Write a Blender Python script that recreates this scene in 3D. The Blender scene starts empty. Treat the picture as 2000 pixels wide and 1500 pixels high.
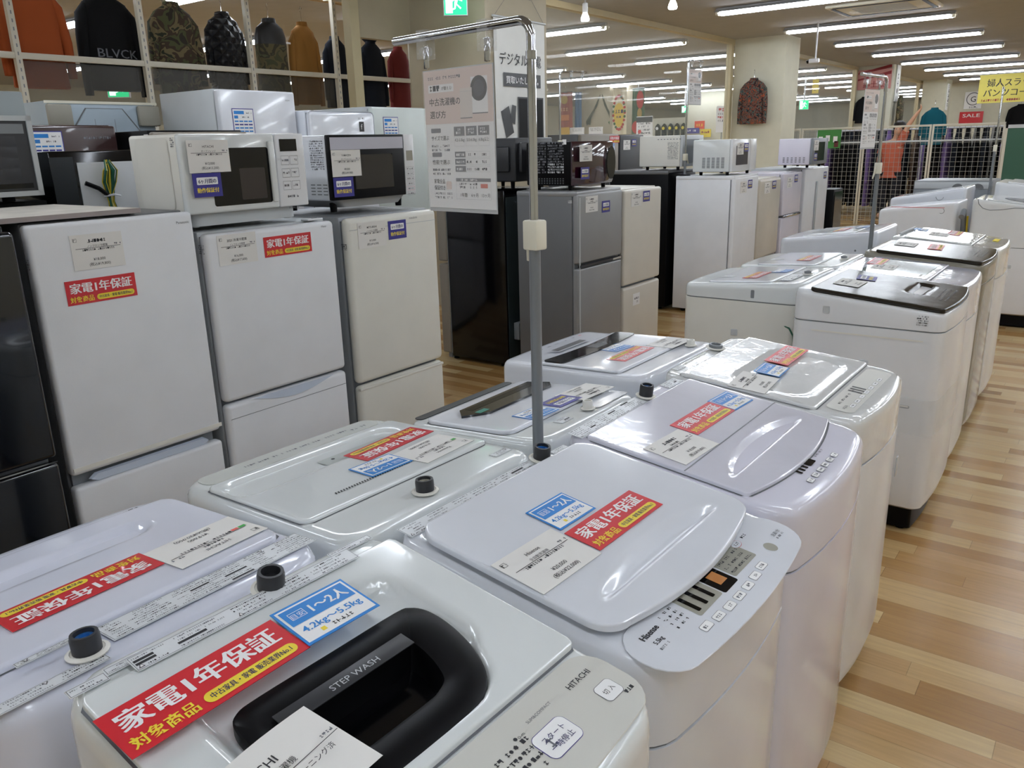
import bpy, bmesh, math, random
from mathutils import Matrix, Vector
random.seed(7)
C = bpy.context.scene.collection
sc = bpy.context.scene
R = math.radians
# ------------------------------------------------------------------ camera, world, exposure
cam = bpy.data.cameras.new('camera'); co = bpy.data.objects.new('camera', cam); C.objects.link(co)
cam.sensor_fit = 'HORIZONTAL'; cam.sensor_width = 36.0; cam.lens = 36.0*1577.0/2000.0
cam.clip_start = 0.02; cam.clip_end = 200
pit, rol, yaw = R(16.478), R(-1.547), R(36.874)
fw = Vector((-math.sin(yaw)*math.cos(pit), math.cos(yaw)*math.cos(pit), -math.sin(pit)))
ri = Vector((math.cos(yaw), math.sin(yaw), 0)); up = ri.cross(fw)
r2 = ri*math.cos(rol)+up*math.sin(rol); u2 = up*math.cos(rol)-ri*math.sin(rol)
mw = Matrix((r2, u2, -fw)).transposed().to_4x4(); mw.translation = Vector((0, 0, 1.5))
co.matrix_world = mw; sc.camera = co
w = bpy.data.worlds.new('world'); sc.world = w; w.use_nodes = True
w.node_tree.nodes['Background'].inputs[0].default_value = (0.9, 0.95, 1, 1)
w.node_tree.nodes['Background'].inputs[1].default_value = 0.0
sc.view_settings.view_transform = 'Standard'; sc.view_settings.look = 'None'
sc.view_settings.gamma = 1; sc.view_settings.use_curve_mapping = False
sc.view_settings.exposure = 0.0
TUBE = 27.5
cy_ = sc.cycles
cy_.max_bounces = 7; cy_.diffuse_bounces = 4; cy_.glossy_bounces = 4; cy_.transmission_bounces = 4; cy_.transparent_max_bounces = 10
cy_.caustics_reflective = False; cy_.caustics_refractive = False; cy_.sample_clamp_indirect = 4.0
cy_.use_denoising = True; cy_.use_light_tree = True

# ------------------------------------------------------------------ materials
def lin(c): return tuple(((x/255)/12.92 if x/255 <= .04045 else ((x/255+.055)/1.055)**2.4) for x in c)
MC = {}
def mat(name, rgb, rough=.45, metal=0, coat=0, emit=0, var=.03, vs=6, bump=0, bs=30, alpha=1, film=0, trans=0, spec=.5):
    if name in MC: return MC[name]
    m = bpy.data.materials.new(name); m.use_nodes = True; nt = m.node_tree; b = nt.nodes['Principled BSDF']; N = nt.nodes.new; L = nt.links.new
    c = lin(rgb)+(1,)
    b.inputs['Base Color'].default_value = c
    b.inputs['Roughness'].default_value = rough; b.inputs['Metallic'].default_value = metal; b.inputs['Coat Weight'].default_value = coat
    b.inputs['Coat Roughness'].default_value = .04; b.inputs['Specular IOR Level'].default_value = spec
    if alpha < 1: b.inputs['Alpha'].default_value = alpha
    if trans: b.inputs['Transmission Weight'].default_value = trans
    if emit:
        b.inputs['Emission Color'].default_value = c; b.inputs['Emission Strength'].default_value = emit
    else:
        tc = N('ShaderNodeTexCoord'); n = N('ShaderNodeTexNoise'); n.inputs['Scale'].default_value = vs; n.inputs['Detail'].default_value = 3
        L(tc.outputs['Object'], n.inputs['Vector'])
        if var:
            r = N('ShaderNodeValToRGB'); r.color_ramp.elements[0].color = tuple(x*(1-var) for x in c[:3])+(1,)
            r.color_ramp.elements[1].color = tuple(min(1, x*(1+var)) for x in c[:3])+(1,)
            r.color_ramp.elements[0].position = .3; r.color_ramp.elements[1].position = .7
            L(n.outputs['Fac'], r.inputs[0]); L(r.outputs[0], b.inputs['Base Color'])
        if bump:
            n2 = N('ShaderNodeTexNoise'); n2.inputs['Scale'].default_value = bs; n2.inputs['Detail'].default_value = 2; L(tc.outputs['Object'], n2.inputs['Vector'])
            bp = N('ShaderNodeBump'); bp.inputs['Strength'].default_value = bump; bp.inputs['Distance'].default_value = .01
            L(n2.outputs['Fac'], bp.inputs['Height']); L(bp.outputs[0], b.inputs['Normal'])
        if film:
            n3 = N('ShaderNodeTexNoise'); n3.inputs['Scale'].default_value = 9; n3.inputs['Detail'].default_value = 3; n3.inputs['Distortion'].default_value = 1.2
            L(tc.outputs['Object'], n3.inputs['Vector'])
            bp = N('ShaderNodeBump'); bp.inputs['Strength'].default_value = film; bp.inputs['Distance'].default_value = .02
            L(n3.outputs['Fac'], bp.inputs['Height']); L(bp.outputs[0], b.inputs['Coat Normal'])
            b.inputs['Coat Weight'].default_value = .9; b.inputs['Coat Roughness'].default_value = .05
    MC[name] = m; return m

WHITE = mat('white_enamel', (226, 228, 231), .16, spec=.5)
WHITEC = mat('cool_white_plastic', (222, 225, 232), .14, coat=.3)
WHITEB = mat('blue_white_plastic', (216, 219, 232), .14, coat=.3)
WHITEG = mat('green_white_plastic', (220, 224, 224), .14, coat=.3)
WHITEL = mat('lilac_white_plastic', (222, 221, 234), .15, coat=.3)
FILMW = mat('film_wrapped_white', (222, 224, 224), .16, film=.1)
FILML = mat('film_wrapped_lilac', (218, 218, 230), .16, film=.08)
FILMB = mat('film_wrapped_brown_black_glass', (44, 39, 33), .16, spec=.12, bump=.12, bs=7)
CREAM = mat('cream_plastic', (226, 224, 216), .3)
GREYP = mat('light_grey_plastic', (186, 190, 192), .35)
GREYM = mat('mid_grey_plastic', (120, 124, 128), .4)
PANELG = mat('beige_grey_panel', (206, 205, 198), .3)
PANELD = mat('greige_print', (150, 148, 136), .4)
BLACK = mat('black_gloss', (6, 6, 8), .12, spec=.4)
BLACKM = mat('black_matte', (8, 8, 10), .38, spec=.12)
BLACKB = mat('blue_black_gloss', (12, 15, 22), .1, coat=.5)
CHAR = mat('charcoal', (40, 41, 44), .4)
BLUEC = mat('blue_tap_cap', (30, 92, 160), .35)
INK = mat('ink', (28, 28, 34), .6, var=0)
INKG = mat('grey_ink', (105, 106, 112), .6, var=0)
PAPER = mat('paper', (228, 226, 222), .6, var=.01)
PAPERW = mat('white_print', (240, 240, 240), .5, var=0)
RED = mat('red_print', (196, 36, 46), .3, coat=.25, var=0)
YEL = mat('yellow_print', (236, 212, 60), .4, var=0)
BLUE = mat('blue_print', (20, 122, 200), .35, var=0)
NAVY = mat('navy_print', (44, 40, 130), .35, var=0)
NAVYD = mat('navy_ink', (26, 28, 84), .5, var=0)
SILVER = mat('silver_metallic', (150, 151, 152), .32, metal=.35)
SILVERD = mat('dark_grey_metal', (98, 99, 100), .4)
CHROME = mat('chrome', (200, 202, 206), .1, metal=1, var=0)
STEEL = mat('grey_painted_tube', (122, 126, 130), .3, metal=.3)
BEIGE = mat('beige_enamel', (214, 209, 198), .28)
BEIGEP = mat('pearl_beige', (206, 200, 188), .22)
LAV = mat('lavender_white', (218, 214, 226), .2)
FRW = mat('white_fridge', (230, 232, 236), .33, bump=.02, bs=260)
FRWW = mat('warm_white_fridge', (226, 225, 217), .33, bump=.02, bs=260)
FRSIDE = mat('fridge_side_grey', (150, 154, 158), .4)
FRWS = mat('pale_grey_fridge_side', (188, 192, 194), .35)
TAUPE = mat('taupe_enamel', (128, 120, 108), .35)
BROWN = mat('dark_brown_gloss', (58, 40, 38), .25, coat=.3)
BURG = mat('burgundy_gloss', (46, 12, 22), .1, coat=.6)
DTEAL = mat('blue_black_panel', (20, 27, 32), .4)
ICE = mat('pale_blue_handle', (196, 206, 222), .2, coat=.4)
GALV = mat('galvanised_grey', (140, 148, 150), .45, metal=.25)
PALEBL = mat('pale_blue_grey_panel', (168, 182, 192), .4)
IVORY = mat('ivory_plastic', (222, 218, 200), .45)
IVST = mat('ivory_painted_steel', (206, 200, 184), .45)
WALLM = mat('beige_wall_paint', (176, 166, 144), .8, bump=.05, bs=80)
WALLC = mat('cream_wall_paint', (206, 204, 186), .8, bump=.05, bs=80)
CEILM = mat('ceiling_board', (172, 173, 174), .9, bump=.05, bs=60)
MULL = mat('beige_mullion', (196, 184, 150), .5)
LEDM = mat('lamp_tube', (240, 247, 255), emit=TUBE)
BULB = mat('spot_bulb_glow', (255, 250, 240), emit=30)
EXITG = mat('exit_green_glow', (20, 190, 120), emit=1.6)
EXITW = mat('exit_white_glow', (225, 255, 240), emit=1.8)
GLASS = mat('partition_glass', (225, 235, 228), .03, alpha=.10, var=0)
SMOKE = mat('smoked_acrylic', (90, 88, 82), .3, alpha=.28, var=0)
CLEARF = mat('clear_film', (232, 236, 238), .12, alpha=.25, film=.8)
CLEARP = mat('clear_plastic', (225, 228, 228), .06, alpha=.16, var=0)
WIREG = mat('green_wire', (16, 84, 62), .5)
WIREY = mat('yellow_wire', (196, 172, 40), .5)
ORANGED = mat('amber_digits', (150, 96, 40), emit=.25)

def floor_mat():
    m = bpy.data.materials.new('plank_floor'); m.use_nodes = True; nt = m.node_tree; N = nt.nodes.new; L = nt.links.new; b = nt.nodes['Principled BSDF']
    g = N('ShaderNodeNewGeometry'); sx = N('ShaderNodeSeparateXYZ'); L(g.outputs['Position'], sx.inputs[0])
    def M(op, a, bb=None, c=None):
        n = N('ShaderNodeMath'); n.operation = op
        for i, v in enumerate((a, bb, c)):
            if v is None: continue
            if isinstance(v, (int, float)): n.inputs[i].default_value = v
            else: L(v, n.inputs[i])
        return n.outputs[0]
    yy = M('DIVIDE', sx.outputs[1], .078); row = M('FLOOR', yy); fy = M('FRACT', yy)
    wn = N('ShaderNodeTexWhiteNoise'); wn.noise_dimensions = '1D'; L(row, wn.inputs['W'])
    xx = M('ADD', M('DIVIDE', sx.outputs[0], .62), M('MULTIPLY', wn.outputs['Value'], 7.3)); col = M('FLOOR', xx); fx = M('FRACT', xx)
    cv = N('ShaderNodeCombineXYZ'); L(row, cv.inputs[0]); L(col, cv.inputs[1])
    w2 = N('ShaderNodeTexWhiteNoise'); w2.noise_dimensions = '2D'; L(cv.outputs[0], w2.inputs['Vector'])
    rp = N('ShaderNodeValToRGB'); rp.color_ramp.interpolation = 'LINEAR'
    stops = [(0, (196, 170, 124)), (.3, (190, 160, 112)), (.5, (180, 147, 100)), (.68, (172, 134, 88)), (.84, (158, 120, 72)), (1, (146, 108, 62))]
    rp.color_ramp.elements[0].position = 0; rp.color_ramp.elements[0].color = lin(stops[0][1])+(1,)
    rp.color_ramp.elements[1].position = 1; rp.color_ramp.elements[1].color = lin(stops[-1][1])+(1,)
    for p, c in stops[1:-1]:
        e = rp.color_ramp.elements.new(p); e.color = lin(c)+(1,)
    L(w2.outputs['Value'], rp.inputs[0])
    mp = N('ShaderNodeMapping'); mp.inputs['Scale'].default_value = (2.5, 34, 1); L(g.outputs['Position'], mp.inputs['Vector'])
    gn = N('ShaderNodeTexNoise'); gn.inputs['Scale'].default_value = 2.2; gn.inputs['Detail'].default_value = 5; L(mp.outputs[0], gn.inputs['Vector'])
    gr = M('MULTIPLY_ADD', gn.outputs['Fac'], .5, .75)
    e1 = M('LESS_THAN', fy, .018); e2 = M('LESS_THAN', fx, .003); ed = M('MAXIMUM', e1, e2)
    dk = M('SUBTRACT', gr, M('MULTIPLY', ed, .4))
    mx = N('ShaderNodeVectorMath'); mx.operation = 'SCALE'; L(rp.outputs[0], mx.inputs[0]); L(dk, mx.inputs['Scale'])
    L(mx.outputs[0], b.inputs['Base Color'])
    b.inputs['Roughness'].default_value = .28
    rn = M('MULTIPLY_ADD', gn.outputs['Fac'], .14, .16); L(rn, b.inputs['Roughness'])
    return m
def camo_mat(name, cols, scale=9):
    m = bpy.data.materials.new(name); m.use_nodes = True; nt = m.node_tree; N = nt.nodes.new; L = nt.links.new; b = nt.nodes['Principled BSDF']
    tc = N('ShaderNodeTexCoord'); n = N('ShaderNodeTexNoise'); n.inputs['Scale'].default_value = scale; n.inputs['Detail'].default_value = 2; n.inputs['Distortion'].default_value = 1
    L(tc.outputs['Object'], n.inputs['Vector'])
    r = N('ShaderNodeValToRGB'); r.color_ramp.interpolation = 'CONSTANT'
    k = len(cols); r.color_ramp.elements[0].color = lin(cols[0])+(1,); r.color_ramp.elements[0].position = 0
    r.color_ramp.elements[1].color = lin(cols[-1])+(1,); r.color_ramp.elements[1].position = .62
    for i in range(1, k-1):
        e = r.color_ramp.elements.new(.36+.26*i/(k-1)); e.color = lin(cols[i])+(1,)
    L(n.outputs['Fac'], r.inputs[0]); L(r.outputs[0], b.inputs['Base Color']); b.inputs['Roughness'].default_value = .9
    return m
def quilt_mat(name, rgb):
    m = mat(name, rgb, .35); nt = m.node_tree; N = nt.nodes.new; L = nt.links.new; b = nt.nodes['Principled BSDF']
    tc = N('ShaderNodeTexCoord'); mp = N('ShaderNodeMapping'); mp.inputs['Rotation'].default_value = (0, R(45), 0); L(tc.outputs['Object'], mp.inputs['Vector'])
    sp = N('ShaderNodeSeparateXYZ'); L(mp.outputs[0], sp.inputs[0])
    hs = []
    for i in (0, 2):
        a = N('ShaderNodeMath'); a.operation = 'MULTIPLY'; a.inputs[1].default_value = 48; L(sp.outputs[i], a.inputs[0])
        s = N('ShaderNodeMath'); s.operation = 'SINE'; L(a.outputs[0], s.inputs[0]); q = N('ShaderNodeMath'); q.operation = 'ABSOLUTE'; L(s.outputs[0], q.inputs[0]); hs.append(q)
    mn = N('ShaderNodeMath'); mn.operation = 'MINIMUM'; L(hs[0].outputs[0], mn.inputs[0]); L(hs[1].outputs[0], mn.inputs[1])
    bp = N('ShaderNodeBump'); bp.inputs['Strength'].default_value = 1; bp.inputs['Distance'].default_value = .02; L(mn.outputs[0], bp.inputs['Height']); L(bp.outputs[0], b.inputs['Normal'])
    return m

# ------------------------------------------------------------------ mesh builder
TXT = {}
def text_mesh(s, weight):
    k = (s, weight)
    if k not in TXT:
        c = bpy.data.curves.new('t', 'FONT'); c.body = s; c.size = 1; c.resolution_u = 2; c.offset = weight
        o = bpy.data.objects.new('t', c); C.objects.link(o); bpy.context.view_layer.update()
        dg = bpy.context.evaluated_depsgraph_get(); e = o.evaluated_get(dg); m = e.to_mesh()
        v = [tuple(x.co) for x in m.vertices]; f = [tuple(p.vertices) for p in m.polygons]
        e.to_mesh_clear(); bpy.data.objects.remove(o); bpy.data.curves.remove(c)
        if v:
            x0 = min(p[0] for p in v); x1 = max(p[0] for p in v)
        else: x0 = x1 = 0
        TXT[k] = (v, f, x0, x1)
    return TXT[k]
class B:
    def __init__(s): s.v = []; s.f = []; s.mi = []; s.ms = []; s.M = None
    def slot(s, m):
        if m not in s.ms: s.ms.append(m)
        return s.ms.index(m)
    def add(s, vs, fs, m):
        o = len(s.v); k = s.slot(m)
        if s.M is not None: vs = [tuple(s.M @ Vector(p)) for p in vs]
        s.v += [tuple(p) for p in vs]; s.f += [tuple(i+o for i in f) for f in fs]; s.mi += [k]*len(fs)
        return s
    def box(s, x0, x1, y0, y1, z0, z1, m, bev=0, seg=2):
        if not bev:
            vs = [(x, y, z) for z in (z0, z1) for y in (y0, y1) for x in (x0, x1)]
            return s.add(vs, [(0, 2, 3, 1), (4, 5, 7, 6), (0, 1, 5, 4), (2, 6, 7, 3), (0, 4, 6, 2), (1, 3, 7, 5)], m)
        bm = bmesh.new(); bmesh.ops.create_cube(bm, size=1)
        for v in bm.verts: v.co = ((x0+x1)/2+v.co.x*(x1-x0), (y0+y1)/2+v.co.y*(y1-y0), (z0+z1)/2+v.co.z*(z1-z0))
        bmesh.ops.bevel(bm, geom=list(bm.edges), offset=bev, segments=seg, affect='EDGES', profile=.5)
        bm.verts.index_update()
        vs = [tuple(v.co) for v in bm.verts]; fs = [tuple(v.index for v in f.verts) for f in bm.faces]; bm.free()
        return s.add(vs, fs, m)
    def poly(s, pts, m): return s.add(pts, [tuple(range(len(pts)))], m)
    def loft(s, rings, m, cap=(True, True)):
        n = len(rings[0]); vs = [p for r in rings for p in r]; fs = []
        for i in range(len(rings)-1):
            for j in range(n):
                a = i*n+j; b = i*n+(j+1) % n; fs.append((a, b, b+n, a+n))
        if cap[0]: fs.append(tuple(range(n-1, -1, -1)))
        if cap[1]: fs.append(tuple(range((len(rings)-1)*n, len(rings)*n)))
        return s.add(vs, fs, m)
    def tube(s, pts, r, m, n=10, cap=True):
        P = [Vector(p) for p in pts]; rings = []; t0 = (P[1]-P[0]).normalized()
        a = t0.orthogonal().normalized()
        for i, p in enumerate(P):
            t = ((P[min(i+1, len(P)-1)]-P[max(i-1, 0)])).normalized()
            a = (a-t*a.dot(t)).normalized(); b = t.cross(a); rr = r[i] if isinstance(r, (list, tuple)) else r
            rings.append([tuple(p+(a*math.cos(2*math.pi*k/n)+b*math.sin(2*math.pi*k/n))*rr) for k in range(n)])
        return s.loft(rings, m, (cap, cap))
    def lathe(s, prof, m, n=20, cap=(True, True), o=(0, 0, 0)):
        return s.loft([[(o[0]+r*math.cos(2*math.pi*k/n), o[1]+r*math.sin(2*math.pi*k/n), o[2]+z) for k in range(n)] for r, z in prof], m, cap)
    def rect(s, x0, y0, x1, y1, m, z=0): return s.poly([(x0, y0, z), (x1, y0, z), (x1, y1, z), (x0, y1, z)], m)
    def rrect(s, x0, y0, x1, y1, r, m, z=0, n=5):
        p = []
        for cx, cy, a in ((x1-r, y1-r, 0), (x0+r, y1-r, 90), (x0+r, y0+r, 180), (x1-r, y0+r, 270)):
            p += [(cx+r*math.cos(R(a+90*i/n)), cy+r*math.sin(R(a+90*i/n)), z) for i in range(n+1)]
        return s.poly(p, m)
    def frame(s, x0, y0, x1, y1, t, m, z=0):
        s.rect(x0, y0, x1, y0+t, m, z); s.rect(x0, y1-t, x1, y1, m, z); s.rect(x0, y0, x0+t, y1, m, z); s.rect(x1-t, y0, x1, y1, m, z); return s
    def disc(s, x, y, r, m, z=0, n=20, ry=None):
        return s.poly([(x+r*math.cos(2*math.pi*i/n), y+(ry or r)*math.sin(2*math.pi*i/n), z) for i in range(n)], m)
    def text(s, t, x, y, size, m, z=0, al='C', wt=0, fit=None, bold=0):
        if bold:
            for i, dx in enumerate((-bold, 0, bold)): s.text(t, x+dx*size, y, size, m, z+i*.00001, al, wt, fit)
            return s
        v, f, x0, x1 = text_mesh(t, wt); k = size; kx = size
        if fit and x1 > x0: kx = fit/(x1-x0)
        ox = x - {'C': (x0+x1)/2, 'L': x0, 'R': x1}[al]*kx
        return s.add([(p[0]*kx+ox, p[1]*k+y, z) for p in v], f, m)
    def greek(s, x0, y, x1, h, m, z=0, seed=0):
        rd = random.Random(seed*31+int(abs(x0*1e4))+int(abs(y*1e4))); x = x0; cw = h
        while x < x1-cw*.5:
            if rd.random() < .87:
                k = rd.random()
                if k < .6:
                    s.rect(x, y+h*rd.choice((0, .42, .8)), x+cw*.86, y+h*rd.choice((.14, .55, .98))*1.0+h*.02, m, z)
                    s.rect(x+cw*rd.choice((.1, .4, .6)), y, x+cw*rd.choice((.1, .4, .6))+cw*.22, y+h, m, z+.00002)
                else:
                    s.rect(x+cw*.1, y+h*.1, x+cw*.75, y+h*.26, m, z); s.rect(x+cw*.1, y+h*.7, x+cw*.75, y+h*.86, m, z); s.rect(x+cw*.3, y, x+cw*.48, y+h, m, z+.00002)
            x += cw
        return s
    def mesh(s, name, fix=False, ang=38):
        me = bpy.data.meshes.new(name); me.from_pydata(s.v, [], s.f)
        for m in s.ms: me.materials.append(m)
        me.polygons.foreach_set('material_index', s.mi)
        if fix:
            bm = bmesh.new(); bm.from_mesh(me); bmesh.ops.recalc_face_normals(bm, faces=bm.faces); bm.to_mesh(me); bm.free()
        me.polygons.foreach_set('use_smooth', [True]*len(s.f)); me.set_sharp_from_angle(angle=R(ang)); me.update()
        return me
    def build(s, name, parent=None, label=None, fix=False, ang=38, M=None):
        return link(name, s.mesh(name, fix, ang), parent, label, M)
def link(name, me, parent=None, label=None, M=None):
    o = bpy.data.objects.new(name, me); C.objects.link(o)
    if parent is not None: o.parent = parent
    if M is not None: o.matrix_local = M
    if label: o['label'] = label
    return o
def thing(name, label, cat, loc=(0, 0, 0), rot=0, group=None):
    o = bpy.data.objects.new(name, None); C.objects.link(o); o.location = loc; o.rotation_euler = (0, 0, R(rot)); o.empty_display_size = .05
    o['label'] = label; o['category'] = cat
    if group: o['group'] = group
    return o
def tag(o, label, cat, group=None):
    o['label'] = label; o['category'] = cat
    if group: o['group'] = group
    return o
def struct(o): o['kind'] = 'structure'; return o
def smooth(t): t = max(0, min(1, t)); return t*t*(3-2*t)
def sdr(x, y, cx, cy, hx, hy, r):
    qx, qy = abs(x-cx)-hx+r, abs(y-cy)-hy+r
    return math.hypot(max(qx, 0), max(qy, 0))+min(max(qx, qy), 0)-r
def outline(w, d, r, bow=0, n=5, ins=0, dy=0):
    x, y = w/2-ins, d/2-ins; r = max(.004, r-ins*.6); p = []
    for cx, cy, a in ((x-r, y-r, 0), (-x+r, y-r, 90), (-x+r, -y+r, 180), (x-r, -y+r, 270)):
        p += [(cx+r*math.cos(R(a+90*i/n)), cy+r*math.sin(R(a+90*i/n))) for i in range(n+1)]
    q = []
    for i, (px, py) in enumerate(p):
        q.append((px, py))
        nx, ny = p[(i+1) % len(p)]
        if abs(nx-px) > .1:
            for k in range(1, 8): q.append((px+(nx-px)*k/8, py+(ny-py)*k/8))
    if bow: q = [(px, py-bow*(1-(2*px/w)**2) if py < -y+r*1.01 else py) for px, py in q]
    return q
def rotz(a, loc=(0, 0, 0)): return Matrix.Translation(loc) @ Matrix.Rotation(R(a), 4, 'Z')

# ------------------------------------------------------------------ stickers (shared meshes, x right, y up)
def st_base(b, w, h, m): b.box(-w/2, w/2, -h/2, h/2, -.0008, 0, m)
def red_sticker():
    b = B(); w, h = .203, .068; st_base(b, w, h, RED)
    b.text('家電1年保証', 0, -.0005, .031, PAPERW, .0004, 'C', .006, fit=w*.88, bold=.03)
    b.text('対象商品', -w*.46, -.0265, .0185, YEL, .0004, 'L', .005, fit=w*.33, bold=.022)
    b.rrect(-w*.09, -.028, w*.46, -.012, .008, YEL, .0004); b.text('中古家具・家電 販売業界No.1', w*.185, -.0235, .0095, NAVYD, .0007, 'C', .0, fit=w*.48, bold=.015)
    return b.mesh('warranty_sticker')
def blue_sticker():
    b = B(); w, h = .1015, .0725; st_base(b, w, h, BLUE)
    b.rect(-w*.47, -h*.45, w*.47, h*.45, PAPERW, .0003); b.rect(-w*.44, -h*.0, w*.44, h*.41, BLUE, .0006)
    b.frame(-w*.38, h*.12, -w*.18, h*.3, .0008, PAPERW, .0009); b.text('目安', -w*.28, h*.15, .0095, PAPERW, .0009, 'C', .0)
    b.text('1〜2人', w*.14, h*.1, .02, PAPERW, .0009, 'C', .005, fit=w*.5, bold=.025)
    b.text('4.2kg〜5.5kg', 0, -h*.23, .0145, BLUE, .0006, 'C', .005, fit=w*.8, bold=.02)
    b.rect(-w*.24, -h*.38, -w*.18, -h*.29, YEL, .0006); b.greek(-w*.15, -h*.38, w*.24, .006, INK, .0006, 3)
    return b.mesh('capacity_sticker')
def navy_sticker():
    b = B(); w, h = .1015, .0725; st_base(b, w, h, NAVY)
    b.rrect(-w*.37, h*.02, w*.37, h*.33, .003, PAPERW, .0004); b.text('6ヶ月間の', 0, h*.09, .0155, NAVYD, .0007, 'C', .0, fit=w*.62, bold=.03)
    b.text('動作保証付', 0, -h*.3, .0165, YEL, .0004, 'C', .0, fit=w*.76, bold=.03)
    return b.mesh('guarantee_sticker')
def price_card(title, kind, price, tax, marks=0, w=.148, h=.098):
    b = B(); st_base(b, w, h, PAPER)
    b.frame(-w*.45, h*.3, -w*.38, h*.4, .0007, INK, .0004); b.greek(-w*.445, h*.31, -w*.385, .006, INK, .0005, 5)
    if title: b.text(title, 0, h*.26, .0105, INK, .0004, 'C', .004)
    else: b.greek(-w*.18, h*.26, w*.18, .009, INK, .0004, len(price))
    if kind: b.text(kind, 0, h*.13, .0075, INK, .0004)
    else: b.greek(-w*.12, h*.14, w*.12, .006, INK, .0004, 2)
    b.greek(w*.33, h*.14, w*.45, .005, INKG, .0004, 8)
    b.rect(-w*.42, h*.1, w*.45, h*.112, INK, .0004); b.greek(-w*.3, h*.03, w*.34, .0055, INK, .0004, 4)
    b.text(price, 0, -h*.26, .0105, INK, .0004, 'C', .004); b.text('(税込%s)' % tax, 0, -h*.4, .0105, INK, .0004, 'C', .004)
    if marks:
        b.rect(-w*.44, h*.02, -w*.36, h*.09, mat('green_print', (60, 170, 70), .5, var=0), .0006)
        if marks > 1: b.rect(-w*.35, h*.02, -w*.27, h*.09, mat('salmon_print', (220, 90, 80), .5, var=0), .0006)
    return b.mesh('price_card')
ME_RED = red_sticker(); ME_BLUE = blue_sticker(); ME_NAVY = navy_sticker()
ME_PR = price_card('', '', '¥18,000', '¥19,800')
def info_card():
    b = B(); w, h = .15, .19; st_base(b, w, h, NAVY); b.rect(-w*.47, -h*.475, w*.47, h*.475, PAPERW, .0004)
    b.rect(-w*.42, h*.33, w*.05, h*.43, BLUE, .0007); b.greek(w*.15, h*.35, w*.4, .008, INKG, .0007, 1); b.rect(-w*.42, h*.2, -w*.24, h*.29, BLUE, .0007); b.greek(-w*.1, h*.22, w*.3, .008, INKG, .0007, 2)
    for r in range(5):
        for c in range(4): b.rect(-w*.42+c*w*.215, h*(.1-.1*r), -w*.42+c*w*.215+w*.18, h*(.14-.1*r), BLUE if r != 1 else NAVY, .0007)
    return b.mesh('feature_card')
ME_INFO = info_card()
ADJ = {ME_RED: 'warranty_sticker', ME_BLUE: 'capacity_sticker', ME_NAVY: 'guarantee_sticker', ME_INFO: 'feature_card'}

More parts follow.
